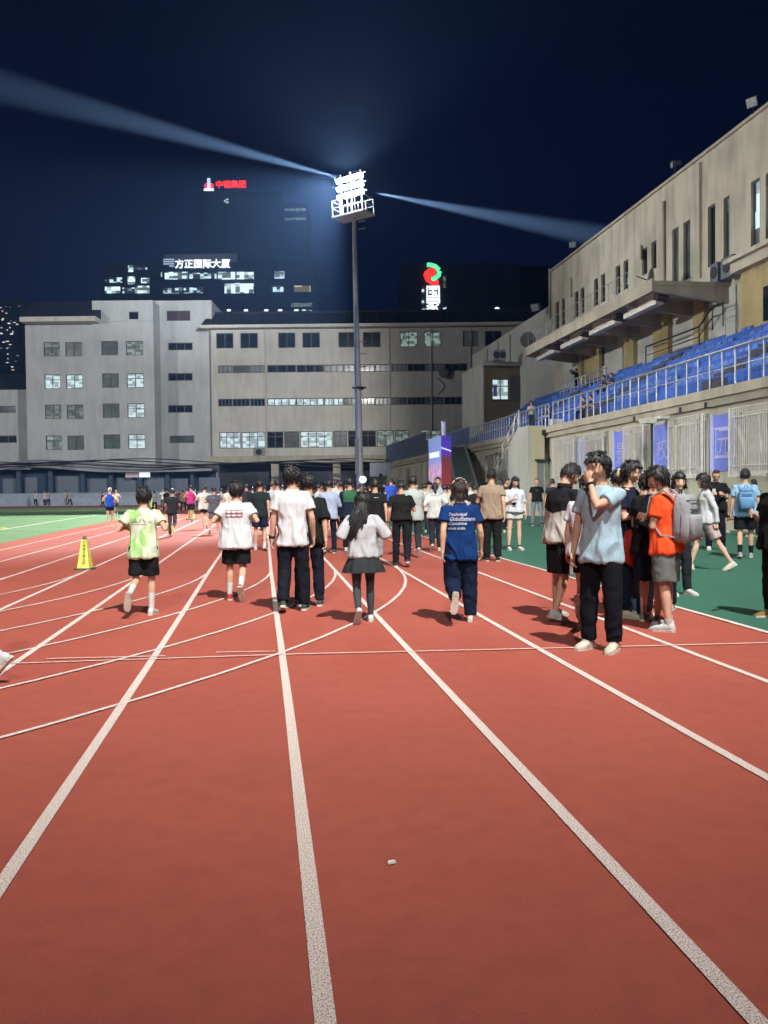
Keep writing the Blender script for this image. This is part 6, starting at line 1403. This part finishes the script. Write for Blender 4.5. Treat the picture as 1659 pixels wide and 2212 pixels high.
def backpack(info, c, label, scale=1.0, dark=None):
    s = info['s'] * scale; M_ = cloth(c, 'bag'); t = empty('backpack', W2(info, info['hip'] + info['sp'] * .02 * s - info['fw'] * .13 * info['s']), info['rot'], label=label, cat='backpack')
    mb = MB(); f = VY; mb.loft([(Vector((0, -.07 * s, z_ * s)), VX, VY, rx * s, ry * s, 4) for z_, rx, ry in ((-.02, .10, .05), (.0, .145, .085), (.1, .155, .095), (.3, .150, .09), (.40, .13, .075), (.445, .09, .05))]); mb.build('main_bag', M_, t)
    mb = MB(); mb.loft([(Vector((0, -.165 * s, z_ * s)), VX, VY, rx * s, ry * s, 4) for z_, rx, ry in ((.01, .09, .02), (.03, .125, .04), (.2, .125, .042), (.25, .11, .025))]); mb.build('front_pocket', M_, t)
    mb = MB()
    for z_ in (.27, .30, .385): mb.tube([(-.13 * s, -.13 * s, z_ * s), (-.08 * s, -.168 * s, z_ * s), (.08 * s, -.168 * s, z_ * s), (.13 * s, -.13 * s, z_ * s)], .004 * s, 5)
    for x_ in (-.152, .152): mb.tube([(x_ * s, -.07 * s, .02 * s), (x_ * s, -.08 * s, .2 * s), (x_ * .9 * s, -.07 * s, .36 * s), (x_ * .4 * s, -.06 * s, .45 * s)], .004 * s, 5)
    mb.build('zips', M_black, t)
    for x_ in (-1, 1):
        mb = MB(); P_ = [Vector((x_ * .085, .0, .40)) * s, Vector((x_ * .12, .10, .485)) * s, Vector((x_ * .135, .22, .42)) * s, Vector((x_ * .155, .245, .24)) * s, Vector((x_ * .175, .10, .05)) * s, Vector((x_ * .13, -.02, .03)) * s]
        for k in range(len(P_) - 1):
            a_, b_ = P_[k], P_[k + 1]; d_ = (b_ - a_).normalized(); n_ = d_.cross(VX).normalized(); wv = VX * .028 * s; h_ = n_ * .006 * s
            mb.hexa([a_ - wv - h_, a_ + wv - h_, b_ + wv - h_, b_ - wv - h_, a_ - wv + h_, a_ + wv + h_, b_ + wv + h_, b_ - wv + h_])
        mb.build('shoulder_strap', M_, t)
    mb = MB(); mb.tube([(-.03 * s, -.02 * s, .44 * s), (-.02 * s, -.03 * s, .49 * s), (.02 * s, -.03 * s, .49 * s), (.03 * s, -.02 * s, .44 * s)], .008 * s, 6); mb.build('grab_handle', M_black, t)
    return t
backpack(i, (150, 152, 156), 'grey zipped backpack worn over the orange tee', 1.08)
i = person('pale faced person with wavy hair glimpsed behind the orange tee', 1466, 1285, 1020, 165, .98, tee((220, 222, 222)), pants((34, 36, 42)), (200, 200, 200), 'bob', ('down', 'down'), 'stand', 0, head=(20, 4), q=1, skin=SKIN2)
i = person('woman in a white long sleeved top and pale pink shorts striding left', 1527, 1231, 1023, -78, .98, dict(kind='long', c=(206, 208, 210), hem=-.06, fit=1.12), shorts((196, 172, 172), len=.72, fit=1.08), (226, 222, 202), 'bob', ('swingb', 'slight'), ((-24, 8, 2), (20, 4, 2)), 2, head=(0, 4), q=2, skin=SKIN2, socks=((215, 210, 200), .9))
i = person('man in a black tee and black trousers typing on his phone by the wall', 1546, 1188, 1015, 196, 1.05, tee((24, 25, 28), hem=-.08, fit=1.1), pants((20, 22, 34), fit=1.05), (222, 222, 220), 'buzz', ('phone', 'phone'), 'stand', 1, head=(0, 26), q=2)
held_phone(i, 1, 'phone in the hands of the man in black by the wall')
i = person('man in a light blue tee and black shorts with a blue backpack', 1610, 1206, 1012, 20, 1.05, tee((150, 186, 216), hem=-.12, fit=1.14), shorts((22, 23, 26), len=.74, fit=1.12), (150, 148, 150), 'short', ('down', 'down'), ((-8, 14, 2), (10, 6, 2)), 2, head=(10, 2), q=2, socks=((26, 26, 28), .6))
backpack(i, (104, 150, 190), 'faded blue backpack on the man in light blue at the right', .95)
person('seated person in dark clothes crouching by the wall, left of the pair', 1483, 1135, 1060, 120, 1.0, tee((52, 60, 54)), pants((40, 42, 44)), (210, 210, 210), 'short', ('phone', 'phone'), 'squat', 10, q=1)
person('seated person in black crouching by the wall, right of the pair', 1500, 1136, 1062, -100, 1.0, tee((30, 30, 32)), pants((36, 36, 38)), (200, 200, 200), 'short', ('phone', 'phone'), 'squat', 10, q=1)
person('crouching person with tan top behind the woman in pink shorts near the wall', 1578, 1148, 1052, -60, 1.0, tee((186, 150, 120)), shorts((32, 32, 34)), (220, 220, 220), 'medium', ('phone', 'phone'), 'squat', 10, q=1)
person('person in green standing at the wall behind the phone typer', 1560, 1150, 1045, 170, .95, tee((40, 80, 62)), shorts((32, 32, 36)), (200, 200, 200), 'short', ('down', 'fold'), 'stand', 1, q=1)
person('person in dark red top half hidden at the far right behind the blue backpack', 1630, 1160, 1035, -20, .98, tee((44, 34, 38)), pants((40, 44, 54)), (190, 180, 160), 'short', ('down', 'down'), 'stand', 1, q=1)
i = person('man in black with round glasses cut off by the right border', 1682, 1336, 1003, -105, 1.15, tee((22, 22, 24), hem=-.14, fit=1.15), pants((20, 20, 22), fit=1.12), (120, 100, 50), 'buzz', ('down', 'phone'), 'stand', 0, head=(10, 2), q=2, wo=dict(glasses=1), fat=1.06)
# runner leaving the frame on the left: only a raised white shoe shows
i = person('runner leaving the frame at the left border, only one white shoe showing', -128, 1482, 1060, -82, 1.0, tee((200, 200, 200)), shorts((30, 30, 34)), (226, 228, 226), 'short', ('jog', 'jog'), ((20, 8, 1), (-26, 26, 1)), 4, q=2, socks=((220, 220, 220), .7))
# ---- people up on the grandstand
def up(label, px, py_foot, X, zf, h, **k):
    p = PX(px, py_foot, X); kw = dict(face=-90, q=1, H=h); kw.update(k)
    return person(label, px, py_foot, 0, pos=(X, p.y, zf), **kw)
i = up('long haired girl in a grey top and dark jeans leaning on the stair head railing', 1148, 905, 15.55, ZL, 1.66, top=dict(kind='long', c=(168, 168, 164), hem=-.02), bot=dict(kind='jeans', c=(44, 60, 70)), hair='long', arms=('phone', 'phone'), legs='close', face=-150, head=(-10, 4), wo=dict(hl=.34))
i = up('man in black raising his phone on the terrace under the canopy', 1246, 845, 21.3, 7.9, 1.76, top=dict(kind='long', c=(22, 22, 24)), bot=pants((20, 20, 24)), hair='short', arms=('up', 'up'), legs='stand', face=-95)
held_phone(i, 1, 'phone held up by the man in black on the terrace')
for (px, X, zt_, c, d) in ((1186, 16.9, 5.35, (54, 50, 48), 'dark top, nearest the stair head'), (1262, 16.9, 5.35, (90, 62, 44), 'brown top, middle of the front row'), (1278, 17.0, 5.35, (34, 34, 36), 'black top, right beside the brown top'), (1322, 19.6, 7.0, (48, 54, 66), 'slate jacket higher up near the columns'), (1306, 19.6, 7.0, (60, 58, 56), 'grey brown top higher up on the left')):
    up('spectator sitting on the blue seats, ' + d, px, 880, X, zt_ - .30, 1.30, top=tee(c), bot=pants((36, 38, 46)), hair='short', arms=('phone', 'phone'), legs='sit', face=-90, group='spectators seated on the grandstand')

# ------------------------------------------------------------------ night haze
mb = MB(); mb.box(-420, 420, -120, 620, -1.05, 190)
hm = bpy.data.materials.new('haze'); hm.use_nodes = True; ht = hm.node_tree
for n in list(ht.nodes):
    if n.type == 'BSDF_PRINCIPLED': ht.nodes.remove(n)
pv = ht.nodes.new('ShaderNodeVolumePrincipled'); pv.inputs['Color'].default_value = (.27, .50, 1, 1); pv.inputs['Density'].default_value = .00036; pv.inputs['Anisotropy'].default_value = .45
ht.links.new(pv.outputs[0], ht.nodes['Material Output'].inputs['Volume'])
mb.build('haze', hm, None, kind='stuff')
